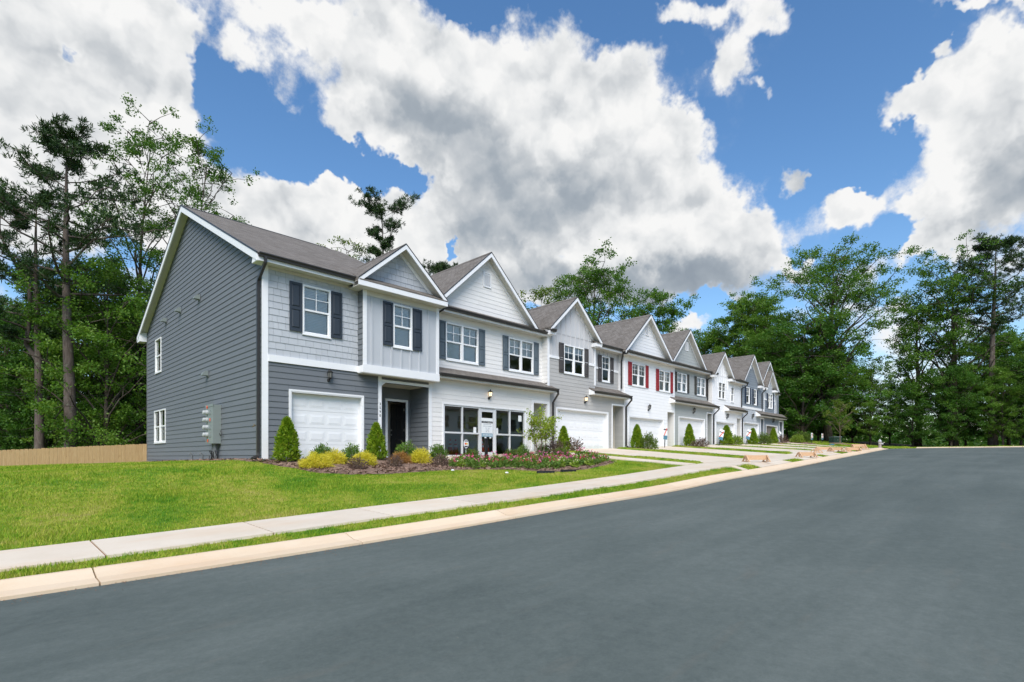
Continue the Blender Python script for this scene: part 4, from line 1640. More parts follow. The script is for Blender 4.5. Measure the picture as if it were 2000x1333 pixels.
recess(h1, 3.97, 5.98, -.1, 2.59, 1.16, M_CHAR, door=(4.94, 5.76, 2.10), seed=14)
leaf_door(h1, 5.745, 1.20, .80, -.08, 2.07, R(-82), M_BLACKDOOR)
num = add('house_number', text_mesh('3\n5\n9\n0', .125, .003, line=1.05), M_INK, h1, (3.905, -.041, 1.63))
add('hall_wall', MB().box(4.0, 6.0, 2.15, 2.22, -.1, 2.6), M_INTERIOR, h1)
# upper bay over the entry
BY = -.35
wb = wall(h1, ('F', BY), 3.09, 6.17, 2.83, 5.6, M_BATTEN, [(4.21, 4.99, 3.80, 5.29)], thick=.1)
battens(wb, M_BATTEN, 3.2, 6.08, 3.075, 5.36, [(4.20, 5.0, 3.77, 5.30)], .385)
trim(h1, ('F', BY), 3.062, 3.20, 3.07, 5.52, y0=-.028, name='corner_board')
trim(h1, ('F', BY), 6.07, 6.19, 3.07, 5.52, y0=-.028, name='corner_board')
trim(h1, ('F', BY), 3.05, 6.20, 2.80, 3.068, y0=-.05, name='band_board')
trim(h1, ('F', BY), 3.2, 6.07, 5.36, 5.53, y0=-.026, mat=M_SOFFIT, name='frieze_board')
ws = wall(h1, ('S', 3.09), -.0, .35 - .001, 2.95, 5.62, M_CHAR, thick=.08)
siding(ws, M_CHAR, .0, .32, 3.03, 5.6, seed=15)
trim(h1, ('S', 3.09), .0, .36, 2.80, 3.03, y0=-.045, name='band_board')
add('bay_side', MB().box(6.09, 6.168, -.34, .02, 2.83, 5.6), M_BATTEN, h1)
add('bay_underside', MB().box(3.07, 6.18, -.39, .0, 2.775, 2.80), M_SOFFIT, h1)
window(h1, ('F', BY), 4.21, 4.99, 3.80, 5.29)
shutter(h1, ('F', BY), 3.80, 4.19, 3.82, 5.30, M_SHUT_NAVY)
shutter(h1, ('F', BY), 5.01, 5.40, 3.80, 5.28, M_SHUT_NAVY)
# main roof, ridge along the street
mr_ = MB()
mr_.prism([(EV, EZ), (RV, RZ), (RV, RZ - .1), (EV, EZ - .1)], 'x', -.3, 6.3)
mr_.prism([(RV, RZ), (BV, BZ), (BV, BZ - .1), (RV, RZ - .1)], 'x', -.3, 6.3)
main_roof = add('roof', mr_, M_ROOFX, h1)
add('ridge_cap', MB().prism([(RV - .14, RZ - .07 + .016), (RV, RZ + .022), (RV + .14, RZ - .07 + .016), (RV, RZ + .004)], 'x', -.29, 5.6), M_GUTTER, main_roof)
de = MB()
de.prism([(EV - .01, EZ + .004), (RV, RZ + .014), (RV, RZ - .035), (EV - .01, EZ - .045)], 'x', -.335, -.301)
de.prism([(RV, RZ + .014), (BV + .01, BZ + .004), (BV + .01, BZ - .045), (RV, RZ - .035)], 'x', -.335, -.301)
add('drip_edge', de, M_GUTTER, main_roof)
for (v0, z0, v1, z1) in ((EV, EZ, RV, RZ), (RV, RZ, BV, BZ)):
    add('rake_board', MB().prism([(v0, z0 - .04), (v1, z1 - .04), (v1, z1 - .255), (v0, z0 - .255)], 'x', -.324, -.28), M_TRIM, h1)
    add('soffit', MB().prism([(v0, z0 - .103), (v1, z1 - .103), (v1, z1 - .118), (v0, z0 - .118)], 'x', -.279, -.0), M_SOFFIT, h1)
add('cornice_return', MB().prism([(EV - .01, 5.60), (-.02, 5.60), (-.02, 5.64), (-.1, 5.80), (EV - .01, 5.75)], 'x', -.31, -.0255), M_TRIM, h1)
add('cornice_return', MB().prism([(14.44, 5.55), (BV, 5.55), (BV, 5.75), (14.44, 5.98)], 'x', -.31, -.0255), M_TRIM, h1)
soffit_box(h1, -.27, 2.74, EV + .03, -.001, 5.645)
add('fascia', MB().box(-.27, 2.72, EV + .003, EV + .028, 5.62, 5.80), M_TRIM, h1)
gutter_x(h1, -.28, 2.80, EV + .002, 5.825)
downspout(h1, [(-.1, -.48, 5.74), (-.1, -.48, 5.58), (-.085, .10, 5.2), (-.085, .13, 5.05), (-.085, .13, .14), (-.1, .1, .02), (-.3, -.02, -.05)], .055)
# little gable over the bay
front_gable(h1, 4.5, 1.79, 1.80, 5.77, 7.33, -.72, 3.2, -.30, M_SHAKE, rake=.15)
lo_, hi_, tp_ = gable_clip(4.5, 1.79, 1.80, 7.33, 5.77, .09)
wg = wall(h1, ('F', -.30), 2.9, 6.1, 5.6, 5.62, M_SHAKE, gable=[(2.92, 5.75), (6.08, 5.75), (4.5, 7.2)], thick=.08, name='gable_wall')
shakes(wg, M_SHAKE, 2.9, 6.1, 5.92, 7.2, lo=lo_, hi=hi_, seed=8)
add('eave_roof', MB().prism([(-.75, 5.73), (-.30, 5.985), (-.30, 5.95), (-.75, 5.69)], 'x', 2.72, 6.30), M_ROOFX, h1)
add('fascia', MB().box(2.70, 6.31, -.745, -.70, 5.53, 5.69), M_TRIM, h1)
soffit_box(h1, 2.71, 6.30, -.70, -.001, 5.525)
gutter_x(h1, 6.22, 6.50, -.45, 5.68)
shell(h1, .02, 6.1, -.12, 5.85, left=False, vfront=1.3)
# vents, tap and meter cabinet on the gable wall
for (vv, zz) in ((6.05, 5.86), (8.59, 5.88), (10.83, 5.87), (5.07, 2.92)):
    pts = [(0, 0)] + [(-.2 * math.cos(a * PI / 12), .17 * math.sin(a * PI / 12)) for a in range(0, 7)]
    hood = add('vent_hood', MB().prism(pts, 'x', -.1, .1), M_METER, h1, (-.025, vv, zz), -PI / 2)
    add('flange', MB().box(-.13, .13, -.012, 0, -.05, .2), M_CHAR, hood)
bib = MB().tube([(0, 0, 0), (0, -.1, 0), (0, -.14, -.04)], .014, 6).lathe([(.03, -.006), (.03, .006)], 10, (0, -.09, .04))
add('hose_tap', bib, M_BRASS, h1, (-.025, .32, .93), -PI / 2)
cab = add('meter_cabinet', MB().box(-4.43, -3.62, -.25, 0, .46, 1.78).box(-4.45, -3.60, -.262, -.25, 1.72, 1.80), M_METER, h1, (-.02, 0, 0), -PI / 2)
for k in range(4):
    mt = MB().lathe([(.001, 0), (.085, 0), (.085, .05), (.075, .06), (.072, .14), (.05, .16), (.001, .16)], 14)
    zc = 1.53 - .255 * k
    add('meter', MB().add([(x - 4.2, -.25 - z, y + zc) for x, y, z in mt.v], mt.f), M_METERGLASS, cab, smooth=False)
    add('hatch', MB().box(-4.02, -3.86, -.265, -.25, zc - .08, zc + .08), M_METER, cab)
for (x, z) in ((-4.22, 1.72), (-3.9, 1.27), (-4.15, .56)):
    add('warning_label', MB().box(x - .04, x + .04, -.27, -.2505 - .012, z - .05, z + .05), M_ORANGE, cab)
cd = MB()
for x in (-4.0, -3.86, -4.16):
    cd.tube([(x, -.1, .46), (x, -.1, -.3)], .05 if x == -3.86 else .035, 8)
add('conduit', cd, M_CONDUIT, cab)
wr = MB()
for (x, q) in ((-4.3, .0), (-4.1, .1), (-3.7, .05)):
    wr.tube([(x, -.12, .1 - q), (x + .1, -.2, .22), (x + .25, -.18, .18), (x + .2, -.15, -.05), (x + .05, -.2, -.12), (x - .05, -.15, .05)], .012, 5)
wr.tube([(-3.55, -.03, .9), (-3.4, -.08, .86), (-3.35, -.06, .76), (-3.5, -.05, .72), (-3.62, -.05, .8)], .012, 5)
add('loose_cable', wr, M_WIRE, cab)
for vv in (5.6, 6.9):
    add('pipe_stub', MB().tube([(-.0, -.02, -.02), (0, -.02, .16), (0, -.07, .2), (0, -.12, .16)], .018, 6), M_CONDUIT, h1, (-.03, vv, -.06), -PI / 2)

# ---- white house used as a sales office
h2 = thing('townhouse', 'white house with slate shutters and a glazed shop front in place of its garage', 'house', (9.5, 7, 0), group=ROWG, absolute=True)
S2 = .35
lower = [(6.69, 11.26, -.02, 2.03), (11.78, 12.72, -1, 2.45)]
w_ = wall(h2, ('F', 0), 6.13, 12.93, -.25, 3.02, M_WHITE, lower)
siding(w_, M_WHITE, 6.13, 12.93, -.08, 3.0, [(6.64, 11.31, -1, 2.085), (11.66, 12.86, -1, 2.56)], seed=21)
trim(h2, ('F', 0), 11.66, 11.78, -.05, 2.56)
trim(h2, ('F', 0), 12.72, 12.86, -.05, 2.56)
trim(h2, ('F', 0), 11.78, 12.72, 2.45, 2.56)
recess(h2, 11.78, 12.72, .02, 2.45, 1.3, M_WHITE, seed=22)
up = [(7.05, 8.76, 3.82, 5.30), (10.53, 12.15, 3.80, 5.25)]
w_ = wall(h2, ('F', S2), 6.2, 12.76, 3.0, 5.8, M_WHITE, up)
siding(w_, M_WHITE, 6.2, 12.755, 3.42, 5.66, [(a - .005, b + .005, c - .03, d) for a, b, c, d in up], seed=23)
window(h2, ('F', S2), *up[0][:2], *up[0][2:], twin=True, blind=.98)
window(h2, ('F', S2), *up[1][:2], *up[1][2:], twin=True, blind=.5)
for a, b, zz in ((6.69, 7.04, 0), (8.77, 9.12, 0), (10.17, 10.52, -.03), (12.16, 12.5, -.03)):
    shutter(h2, ('F', S2), a, b, 3.82 + zz, 5.31 + zz, M_SHUT_SLATE)
shed_roof(h2, 6.19, 13.06, -.37, 3.15, S2, 3.50, returns=(False, True))
lantern(h2, ('F', 0), 9.03, 2.50, lit=True)
front_gable(h2, 9.2, 2.95, 2.95, 5.82, 8.52, .0, 14.4, S2, M_WHITE)
lo_, hi_, tp_ = gable_clip(9.2, 2.95, 2.95, 8.52, 5.82, .09)
wg = wall(h2, ('F', S2), 6.5, 11.9, 5.78, 5.8, M_WHITE, gable=[(6.45, 5.8), (11.95, 5.8), (9.2, 8.38)], thick=.08, name='gable_wall')
siding(wg, M_WHITE, 6.4, 12, 5.96, 8.36, [(9.03, 9.50, 7.12, 7.77)], lo=lo_, hi=hi_, seed=24)
rect_vent(h2, ('F', S2), 9.04, 9.49, 7.13, 7.76)
pent_strip(h2, 6.33, 12.95, -.06, 5.77, S2, 5.99)
soffit_box(h2, 6.33, 12.74, -.03, S2 - .001, 5.57)
gutter_x(h2, 6.33, 12.98, -.056, 5.76)
downspout(h2, [(6.42, -.42, 5.6), (6.36, -.42, 5.5), (6.25, .28, 5.3), (6.25, .28, 3.6)], .04)
downspout(h2, [(13.02, -.43, 3.06), (13.02, -.43, 2.9), (13.08, -.08, 2.55), (13.08, -.07, .35), (13.06, -.2, .25)], .05)
shell(h2, 6.12, 12.95, .0, 5.8, vfront=.4)
add('inner_wall', MB().box(6.25, 12.8, 2.6, 2.7, 0, 2.7), M_INTERIOR, h2)
# shop front
sf = MB()
for a, b in ((6.69, 6.755), (7.615, 7.67), (8.52, 8.60), (9.40, 9.48), (10.28, 10.335), (11.20, 11.26)):
    sf.box(a, b, .0, .11, .02, 2.03)
for a, b in ((6.755, 7.615), (7.67, 8.52), (9.48, 10.28), (10.335, 11.20)):
    sf.box(a, b, .0, .11, .02, .08)
    sf.box(a, b, .0, .11, .92, .985)
    sf.box(a, b, .0, .11, 1.97, 2.03)
sf.box(8.60, 9.40, .0, .11, 1.99, 2.03)
store = add('shop_window_frame', sf, M_ALU, h2)
for a, b in ((6.755, 7.615), (7.67, 8.52), (9.48, 10.28), (10.335, 11.20)):
    for za, zb in ((.08, .92), (.985, 1.97)):
        add('pane', MB().add([(a, .06, za), (b, .06, za), (b, .06, zb), (a, .06, zb)], [(0, 1, 2, 3)]), M_SHOPGLASS, store)
cs = MB().box(6.63, 6.69, -.035, .12, -.05, 2.085).box(11.26, 11.32, -.035, .12, -.05, 2.085).box(6.69, 11.26, -.035, .12, 2.03, 2.085).box(6.69, 11.26, -.05, .12, -.06, .018)
add('shop_window_casing', cs, M_TRIM, h2)
for (x, z, w2_, h2_) in ((8.33, 1.07, .15, .22), (9.57, 1.07, .13, .24), (10.97, 1.66, .2, .26)):
    nt_ = add('notice', MB().box(x - w2_ / 2, x + w2_ / 2, .05, .054, z - h2_ / 2 + .03, z + h2_ / 2 + .03), M_PAPER, store)
sd = MB().box(8.60, 8.68, .02, .07, .03, 1.985).box(9.32, 9.40, .02, .07, .03, 1.985).box(8.68, 9.32, .02, .07, .03, .2).box(8.68, 9.32, .02, .07, 1.86, 1.985)
door2 = add('shop_door', sd, M_ALU, h2)
add('pane', MB().add([(8.68, .045, .2), (9.32, .045, .2), (9.32, .045, 1.86), (8.68, .045, 1.86)], [(0, 1, 2, 3)]), M_CLEARGLASS, door2)
add('handle', MB().tube([(8.65, .02, .85), (8.65, -.04, .85), (8.65, -.04, 1.12), (8.65, .02, 1.12)], .012, 6), M_ALU, door2)

# ---- grey house
h3 = thing('townhouse', 'grey house with brown shutters and pale board and batten gable beside the white sales office', 'house', (16, 7, .42), group=ROWG, absolute=True)
low = [(13.42, 17.60, -1, 2.30), (18.05, 19.1, -1, 2.76)]
w_ = wall(h3, ('F', 0), 12.94, 19.18, .05, 3.4, M_GREY, low)
siding(w_, M_GREY, 12.94, 19.18, .3, 3.26, [(13.36, 17.66, -1, 2.36), (17.96, 19.2, -1, 2.85)], seed=31)
w_ = wall(h3, ('F', 0), 12.77, 16.48, 3.4, 5.86, M_GREYPANEL, [(13.93, 15.52, 4.03, 5.41)])
siding(w_, M_GREY, 12.87, 16.40, 3.26, 4.63, [(13.925, 15.525, 4.0, 5.41)], seed=32)
battens(w_, M_GREYPANEL, 12.87, 16.4, 4.75, 5.62, [(13.92, 15.53, 4.0, 5.42)], .36)
lo_, hi_, tp_ = gable_clip(14.56, 1.92, 2.05, 7.73, 5.87, .09)
wg = wall(h3, ('F', 0), 13.0, 16.2, 5.84, 5.86, M_GREYPANEL, gable=[(12.75, 5.86), (16.45, 5.86), (14.56, 7.6)], thick=.08, name='gable_wall')
battens(wg, M_GREYPANEL, 12.87, 16.4, 5.62, 7.5, (), .36, top=lambda x: tp_(x) - .03)
trim(h3, ('F', 0), 12.745, 12.87, 3.2, 5.66, name='corner_board')
trim(h3, ('F', 0), 16.40, 16.51, 3.66, 5.66, name='corner_board')
trim(h3, ('F', 0), 12.87, 13.93, 4.63, 4.75, y0=-.045, name='band_board')
trim(h3, ('F', 0), 15.52, 16.40, 4.63, 4.75, y0=-.045, name='band_board')
window(h3, ('F', 0), 13.93, 15.52, 4.03, 5.41, twin=True, blind=.28)
shutter(h3, ('F', 0), 13.57, 13.91, 4.03, 5.44, M_SHUT_BROWN)
shutter(h3, ('F', 0), 15.54, 15.87, 4.01, 5.43, M_SHUT_BROWN)
ws = wall(h3, ('S', 12.77), -.36, -.001, 3.3, 5.8, M_WHITE, thick=.08)
siding(ws, M_WHITE, -.36, -.001, 3.45, 5.7, seed=33)
w_ = wall(h3, ('F', .35), 16.42, 19.16, 3.4, 5.86, M_GREYPANEL, [(17.54, 18.28, 4.02, 5.38)])
siding(w_, M_GREY, 16.5, 19.1, 3.62, 4.63, [(17.535, 18.285, 3.99, 5.38)], seed=34)
battens(w_, M_GREYPANEL, 16.5, 19.1, 4.75, 5.66, [(17.53, 18.29, 4, 5.39)], .36)
trim(h3, ('F', .35), 16.5, 17.54, 4.63, 4.75, y0=-.045, name='band_board')
trim(h3, ('F', .35), 18.28, 19.1, 4.63, 4.75, y0=-.045, name='band_board')
window(h3, ('F', .35), 17.54, 18.28, 4.02, 5.38, blind=.0)
shutter(h3, ('F', .35), 17.2, 17.52, 4.0, 5.40, M_SHUT_BROWN)
shutter(h3, ('F', .35), 18.30, 18.62, 4.0, 5.39, M_SHUT_BROWN)
shed_roof(h3, 15.95, 19.30, -.37, 3.33, .35, 3.70, returns=(True, True))
front_gable(h3, 14.56, 1.94, 2.05, 5.87, 7.73, -.35, 14.4, .0, M_GREYPANEL)
cornice_return(h3, 12.62, 12.98, -.35, 5.84)
cornice_return(h3, 16.18, 16.62, -.35, 5.80)
add('eave_roof', MB().prism([(-.07, 5.87), (5, 7.6), (5, 7.53), (-.07, 5.81)], 'x', 16.3, 19.3), M_ROOFX, h3)
add('fascia', MB().box(16.6, 19.0, -.066, -.04, 5.64, 5.82), M_TRIM, h3)
soffit_box(h3, 16.52, 19.1, -.04, .349, 5.64)
gutter_x(h3, 16.64, 18.96, -.066, 5.85)
gutter_x(h3, 12.56, 12.9, -.36, 5.86)
trim(h3, ('F', 0), 17.96, 18.05, .42, 2.85)
trim(h3, ('F', 0), 19.1, 19.2, .42, 2.85)
trim(h3, ('F', 0), 18.05, 19.1, 2.76, 2.85)
recess(h3, 18.05, 19.1, .44, 2.76, 1.4, M_GREY, seed=35)
garage_door(h3, ('F', 0), 13.45, 17.56, .42, 2.27, 8)
lantern(h3, ('F', 0), 15.58, 2.80, lit=True)
downspout(h3, [(18.9, -.13, 5.72), (18.9, -.13, 5.6), (19.12, .12, 5.3), (19.12, .12, 3.75)], .045)
downspout(h3, [(19.26, -.43, 3.22), (19.26, -.43, 3.1), (19.28, -.08, 2.75), (19.28, -.07, .62), (19.3, -.25, .5)], .05)
shell(h3, 12.95, 19.18, .42, 5.8)

# ---- white house with red shutters
h4 = thing('townhouse', 'white house with red shutters', 'house', (22, 7, .57), group=ROWG, absolute=True)
holes = [(19.66, 23.44, -1, 2.25), (23.98, 24.85, -1, 2.76), (19.93, 21.35, 4.0, 5.27), (22.91, 24.27, 3.96, 5.22)]
w_ = wall(h4, ('F', 0), 19.20, 24.92, .2, 5.85, M_COOLWHITE, holes)
siding(w_, M_COOLWHITE, 19.22, 24.9, .45, 5.6, [(19.59, 23.51, -1, 2.32), (23.98, 24.88, -1, 2.76)] + [(a - .005, b + .005, c - .03, d) for a, b, c, d in holes[2:]], joined=True)
ws = wall(h4, ('S', 19.20), -.5, -.001, 3.3, 5.85, M_COOLWHITE, thick=.08)
siding(ws, M_COOLWHITE, -.5, -.001, 3.5, 5.66, joined=True)
for (a, b, c, d), bl in ((holes[2], .12), (holes[3], .12)):
    window(h4, ('F', 0), a, b, c, d, twin=True, blind=bl, far=True)
for a, b, zz in ((19.55, 19.91, 0), (21.36, 21.69, 0), (22.57, 22.90, -.05), (24.28, 24.6, -.05)):
    shutter(h4, ('F', 0), a, b, 4.0 + zz, 5.29 + zz, M_SHUT_RED)
front_gable(h4, 21.44, 2.6, 2.6, 5.84, 8.19, -.35, 14.4, 0, M_COOLWHITE)
lo_, hi_, tp_ = gable_clip(21.44, 2.6, 2.6, 8.19, 5.84, .09)
wg = wall(h4, ('F', 0), 19.5, 23.3, 5.8, 5.82, M_COOLWHITE, gable=[(19.0, 5.82), (23.9, 5.82), (21.44, 8.05)], thick=.08, name='gable_wall')
siding(wg, M_COOLWHITE, 19, 24, 5.96, 8.03, [(21.37, 21.75, 7.03, 7.65)], lo=lo_, hi=hi_, joined=True)
rect_vent(h4, ('F', 0), 21.38, 21.74, 7.04, 7.64, True)
pent_strip(h4, 18.95, 25.0, -.41, 5.77, 0, 5.99)
soffit_box(h4, 18.95, 24.95, -.38, -.001, 5.57)
gutter_x(h4, 18.85, 25.05, -.406, 5.76)
garage_door(h4, ('F', 0), 19.69, 23.41, .57, 2.22, 8, each=False)
recess(h4, 23.98, 24.85, .58, 2.76, 1.3, M_WHITE, joined=True)
lantern(h4, ('F', 0), 21.69, 2.80)
shell(h4, 19.2, 24.92, .57, 5.8)

# ---- grey green house
h5 = thing('townhouse', 'grey green house between the red shuttered house and the white house without shutters', 'house', (27.5, 7, .75), group=ROWG, absolute=True)
low = [(25.44, 29.03, -1, 2.53), (29.45, 30.2, -1, 2.99)]
w_ = wall(h5, ('F', 0), 24.93, 30.28, .35, 3.5, M_SAGE, low)
siding(w_, M_SAGE, 24.95, 30.27, .6, 3.4, [(25.37, 29.1, -1, 2.6), (29.38, 30.29, -1, 3.06)], joined=True)
trim(h5, ('F', 0), 29.37, 29.45, .75, 3.06)
trim(h5, ('F', 0), 30.2, 30.29, .75, 3.06)
trim(h5, ('F', 0), 29.45, 30.2, 2.99, 3.06)
up = [(25.83, 27.17, 4.22, 5.44), (28.59, 29.93, 4.20, 5.43)]
w_ = wall(h5, ('F', .35), 24.93, 30.26, 3.4, 5.95, M_SAGE, up)
siding(w_, M_SAGE, 24.95, 30.25, 3.8, 5.85, [(a - .005, b + .005, c - .03, d) for a, b, c, d in up], joined=True)
for (a, b, c, d) in up:
    window(h5, ('F', .35), a, b, c, d, twin=True, blind=.95, far=True)
for a, b in ((25.53, 25.81), (27.18, 27.47), (28.29, 28.58), (29.94, 30.22)):
    shutter(h5, ('F', .35), a, b, 4.22, 5.45, M_SHUT_OLIVE)
shed_roof(h5, 24.3, 30.47, -.37, 3.53, .35, 3.92)
front_gable(h5, 27.03, 2.38, 2.4, 5.99, 8.33, 0, 14.4, .35, M_SAGE)
lo_, hi_, tp_ = gable_clip(27.03, 2.38, 2.4, 8.33, 5.99, .09)
wg = wall(h5, ('F', .35), 25.2, 28.9, 5.93, 5.95, M_SAGE, gable=[(24.8, 5.95), (29.3, 5.95), (27.03, 8.19)], thick=.08, name='gable_wall')
siding(wg, M_SAGE, 24, 30, 6.12, 8.17, [(26.99, 27.37, 6.99, 7.59)], lo=lo_, hi=hi_, joined=True)
rect_vent(h5, ('F', .35), 27.0, 27.36, 7.0, 7.58, True)
pent_strip(h5, 24.95, 31.0, -.06, 5.91, .35, 6.13)
soffit_box(h5, 24.95, 30.3, -.03, .349, 5.71)
gutter_x(h5, 24.95, 31.0, -.056, 5.90)
garage_door(h5, ('F', 0), 25.47, 29.0, .75, 2.5, 8, each=False)
recess(h5, 29.45, 30.2, .76, 2.99, 1.3, M_SAGE, joined=True)
lantern(h5, ('F', 0), 27.35, 2.97)
downspout(h5, [(30.2, -.13, 5.78), (30.2, -.13, 5.66), (30.16, .26, 5.4), (30.16, .26, 3.95)], .045)
downspout(h5, [(30.42, -.43, 3.42), (30.42, -.43, 3.3), (30.38, -.08, 2.95), (30.38, -.07, .9)], .05)
shell(h5, 24.93, 30.28, .75, 5.9)

# ---- white house without shutters
h6 = thing('townhouse', 'white house without shutters beside the grey green house', 'house', (33, 7, .9), group=ROWG, absolute=True)
holes = [(30.87, 34.08, -1, 2.5), (34.55, 35.3, -1, 2.92), (31.26, 32.42, 4.15, 5.33), (33.4, 33.92, 4.06, 5.19)]
w_ = wall(h6, ('F', 0), 30.30, 35.36, .5, 5.78, M_COOLWHITE, holes)
siding(w_, M_COOLWHITE, 30.3, 35.35, .75, 4.9, [(30.8, 34.15, -1, 2.57), (34.55, 35.32, -1, 2.92)] + [(a - .005, b + .005, c - .03, d) for a, b, c, d in holes[2:]], joined=True)
siding(w_, M_COOLWHITE, 33.2, 35.35, 4.9, 5.6, [(33.395, 33.925, 4.03, 5.19)], joined=True)
battens(w_, M_COOLWHITE, 30.35, 33.1, 4.92, 5.78, [(31.25, 32.43, 4.1, 5.34)], .34)
ws = wall(h6, ('S', 30.30), -.36, -.001, 3.4, 5.8, M_WHITE, thick=.08)
siding(ws, M_WHITE, -.36, -.001, 3.6, 5.7, joined=True)
window(h6, ('F', 0), *holes[2], twin=True, blind=.0, far=True)
window(h6, ('F', 0), *holes[3], blind=0, far=True)
front_gable(h6, 31.6, 1.62, 1.68, 5.72, 7.45, -.35, 14.4, 0, M_COOLWHITE)
lo_, hi_, tp_ = gable_clip(31.6, 1.62, 1.68, 7.45, 5.72, .09)
wg = wall(h6, ('F', 0), 30.4, 32.8, 5.76, 5.78, M_COOLWHITE, gable=[(30.12, 5.78), (33.08, 5.78), (31.6, 7.32)], thick=.08, name='gable_wall')
battens(wg, M_COOLWHITE, 30.35, 33.1, 5.79, 7.3, (), .34, top=lambda x: tp_(x) - .03)
cornice_return(h6, 29.98, 30.3, -.35, 5.74)
cornice_return(h6, 32.85, 33.32, -.35, 5.72)
add('eave_roof', MB().prism([(-.42, 5.70), (5, 7.7), (5, 7.63), (-.42, 5.64)], 'x', 33.0, 35.5), M_ROOFX, h6)
add('fascia', MB().box(33.3, 35.5, -.416, -.39, 5.48, 5.65), M_TRIM, h6)
soffit_box(h6, 33.3, 35.4, -.39, -.001, 5.47)
gutter_x(h6, 33.3, 35.55, -.416, 5.68)
shed_roof(h6, 32.3, 35.5, -.37, 3.52, -.001, 3.78)
garage_door(h6, ('F', 0), 30.9, 34.05, .9, 2.47, 8, each=False)
recess(h6, 34.55, 35.3, .91, 2.92, 1.3, M_WHITE, joined=True)
lantern(h6, ('F', 0), 32.64, 2.9)
downspout(h6, [(35.4, -.47, 5.55), (35.4, -.47, 5.45), (35.28, -.08, 5.2), (35.28, -.08, 3.8)], .045)
downspout(h6, [(35.46, -.43, 3.4), (35.46, -.43, 3.28), (35.42, -.08, 2.95), (35.42, -.07, 1.05)], .05)
shell(h6, 30.3, 35.36, .9, 5.78)

# ---- slate blue house with a white band
h7 = thing('townhouse', 'slate blue house with white band above pale ground floor', 'house', (37.7, 7, 1.04), group=ROWG, absolute=True)
holes = [(35.81, 38.88, -1, 2.66), (39.35, 40.0, -1, 3.12), (36.27, 36.98, 4.17, 5.43), (37.78, 38.43, 4.16, 5.40)]
w_ = wall(h7, ('F', 0), 35.38, 40.05, .65, 5.83, M_BLUE, holes)
siding(w_, M_BLUELIGHT, 35.46, 40.04, .9, 3.75, [(35.74, 38.95, -1, 2.73), (39.27, 40.06, -1, 3.2)], joined=True)
siding(w_, M_BLUE, 35.46, 40.04, 3.93, 5.8, [(a - .005, b + .005, c - .03, d) for a, b, c, d in holes[2:]], joined=True)
trim(h7, ('F', 0), 35.36, 35.46, .9, 5.6, name='corner_board')
trim(h7, ('F', 0), 35.46, 39.9, 3.75, 3.93, y0=-.05, name='band_board')
trim(h7, ('F', 0), 39.27, 39.35, 1.04, 3.2)
trim(h7, ('F', 0), 40.0, 40.07, 1.04, 3.2)
trim(h7, ('F', 0), 39.35, 40.0, 3.12, 3.2)
ws = wall(h7, ('S', 35.38), -.36, -.001, 3.4, 5.8, M_BLUE, thick=.08)
siding(ws, M_BLUE, -.36, -.001, 3.6, 5.7, joined=True)
window(h7, ('F', 0), *holes[2], blind=.2, far=True)
window(h7, ('F', 0), *holes[3], blind=.2, far=True)
for a, b in ((36.0, 36.26), (36.99, 37.2), (37.55, 37.77), (38.44, 38.67)):
    shutter(h7, ('F', 0), a, b, 4.16, 5.42, M_SHUT_DEEP)
front_gable(h7, 37.09, 2.08, 2.05, 5.78, 8.0, -.35, 14.4, 0, M_BLUE)
lo_, hi_, tp_ = gable_clip(37.09, 2.08, 2.05, 8.0, 5.78, .09)
wg = wall(h7, ('F', 0), 35.5, 38.7, 5.8, 5.83, M_BLUE, gable=[(35.2, 5.83), (39.0, 5.83), (37.09, 7.87)], thick=.08, name='gable_wall')
siding(wg, M_BLUE, 35, 39, 5.8, 7.85, [(36.9, 37.3, 6.95, 7.5)], lo=lo_, hi=hi_, joined=True)
rect_vent(h7, ('F', 0), 36.92, 37.28, 6.96, 7.49, True)
cornice_return(h7, 35.0, 35.36, -.35, 5.8)
cornice_return(h7, 38.7, 39.12, -.35, 5.78)
add('eave_roof', MB().prism([(-.05, 5.75), (5, 7.7), (5, 7.63), (-.05, 5.69)], 'x', 38.8, 40.2), M_ROOFX, h7)
garage_door(h7, ('F', 0), 35.84, 38.85, 1.05, 2.63, 8, each=False)
recess(h7, 39.35, 40.0, 1.06, 3.12, 1.3, M_BLUE, joined=True)
lantern(h7, ('F', 0), 37.46, 3.17)
downspout(h7, [(39.4, -.4, 5.6), (39.4, -.38, 5.45), (39.55, -.06, 5.2), (39.55, -.06, 3.75)], .045)
shell(h7, 35.38, 40.05, 1.04, 5.8)

# ---- last house of the row
h8 = thing('townhouse', 'last slate blue house of the row with two stepped gables and taupe garage', 'house', (42.4, 7, 1.24), group=ROWG, absolute=True)
low = [(40.59, 43.23, -1, 2.65), (43.72, 44.62, -1, 3.1)]
w_ = wall(h8, ('F', 0), 40.07, 44.72, .85, 3.5, M_BLUE, low)
siding(w_, M_BLUE, 40.08, 44.7, 1.1, 3.3, [(40.52, 43.3, -1, 2.72), (43.62, 44.73, -1, 3.18)], joined=True)
for a, b in ((43.62, 43.73), (44.6, 44.74)):
    trim(h8, ('F', 0), a, b, 1.2, 3.18, y0=-.04, y1=.12, name='entry_post')
trim(h8, ('F', 0), 43.73, 44.6, 3.08, 3.18)
w_ = wall(h8, ('F', 0), 40.07, 42.64, 3.4, 5.78, M_BLUE, [(40.9, 42.07, 4.09, 5.32)])
siding(w_, M_BLUE, 40.15, 42.56, 3.7, 4.74, [(40.895, 42.075, 4.06, 5.33)], joined=True)
siding(w_, M_BLUELIGHT, 40.15, 42.56, 4.84, 5.78, [(40.895, 42.075, 4.06, 5.33)], exp=.5, joined=True)
trim(h8, ('F', 0), 40.15, 40.9, 4.74, 4.84, y0=-.045, name='band_board')
trim(h8, ('F', 0), 42.07, 42.56, 4.74, 4.84, y0=-.045, name='band_board')
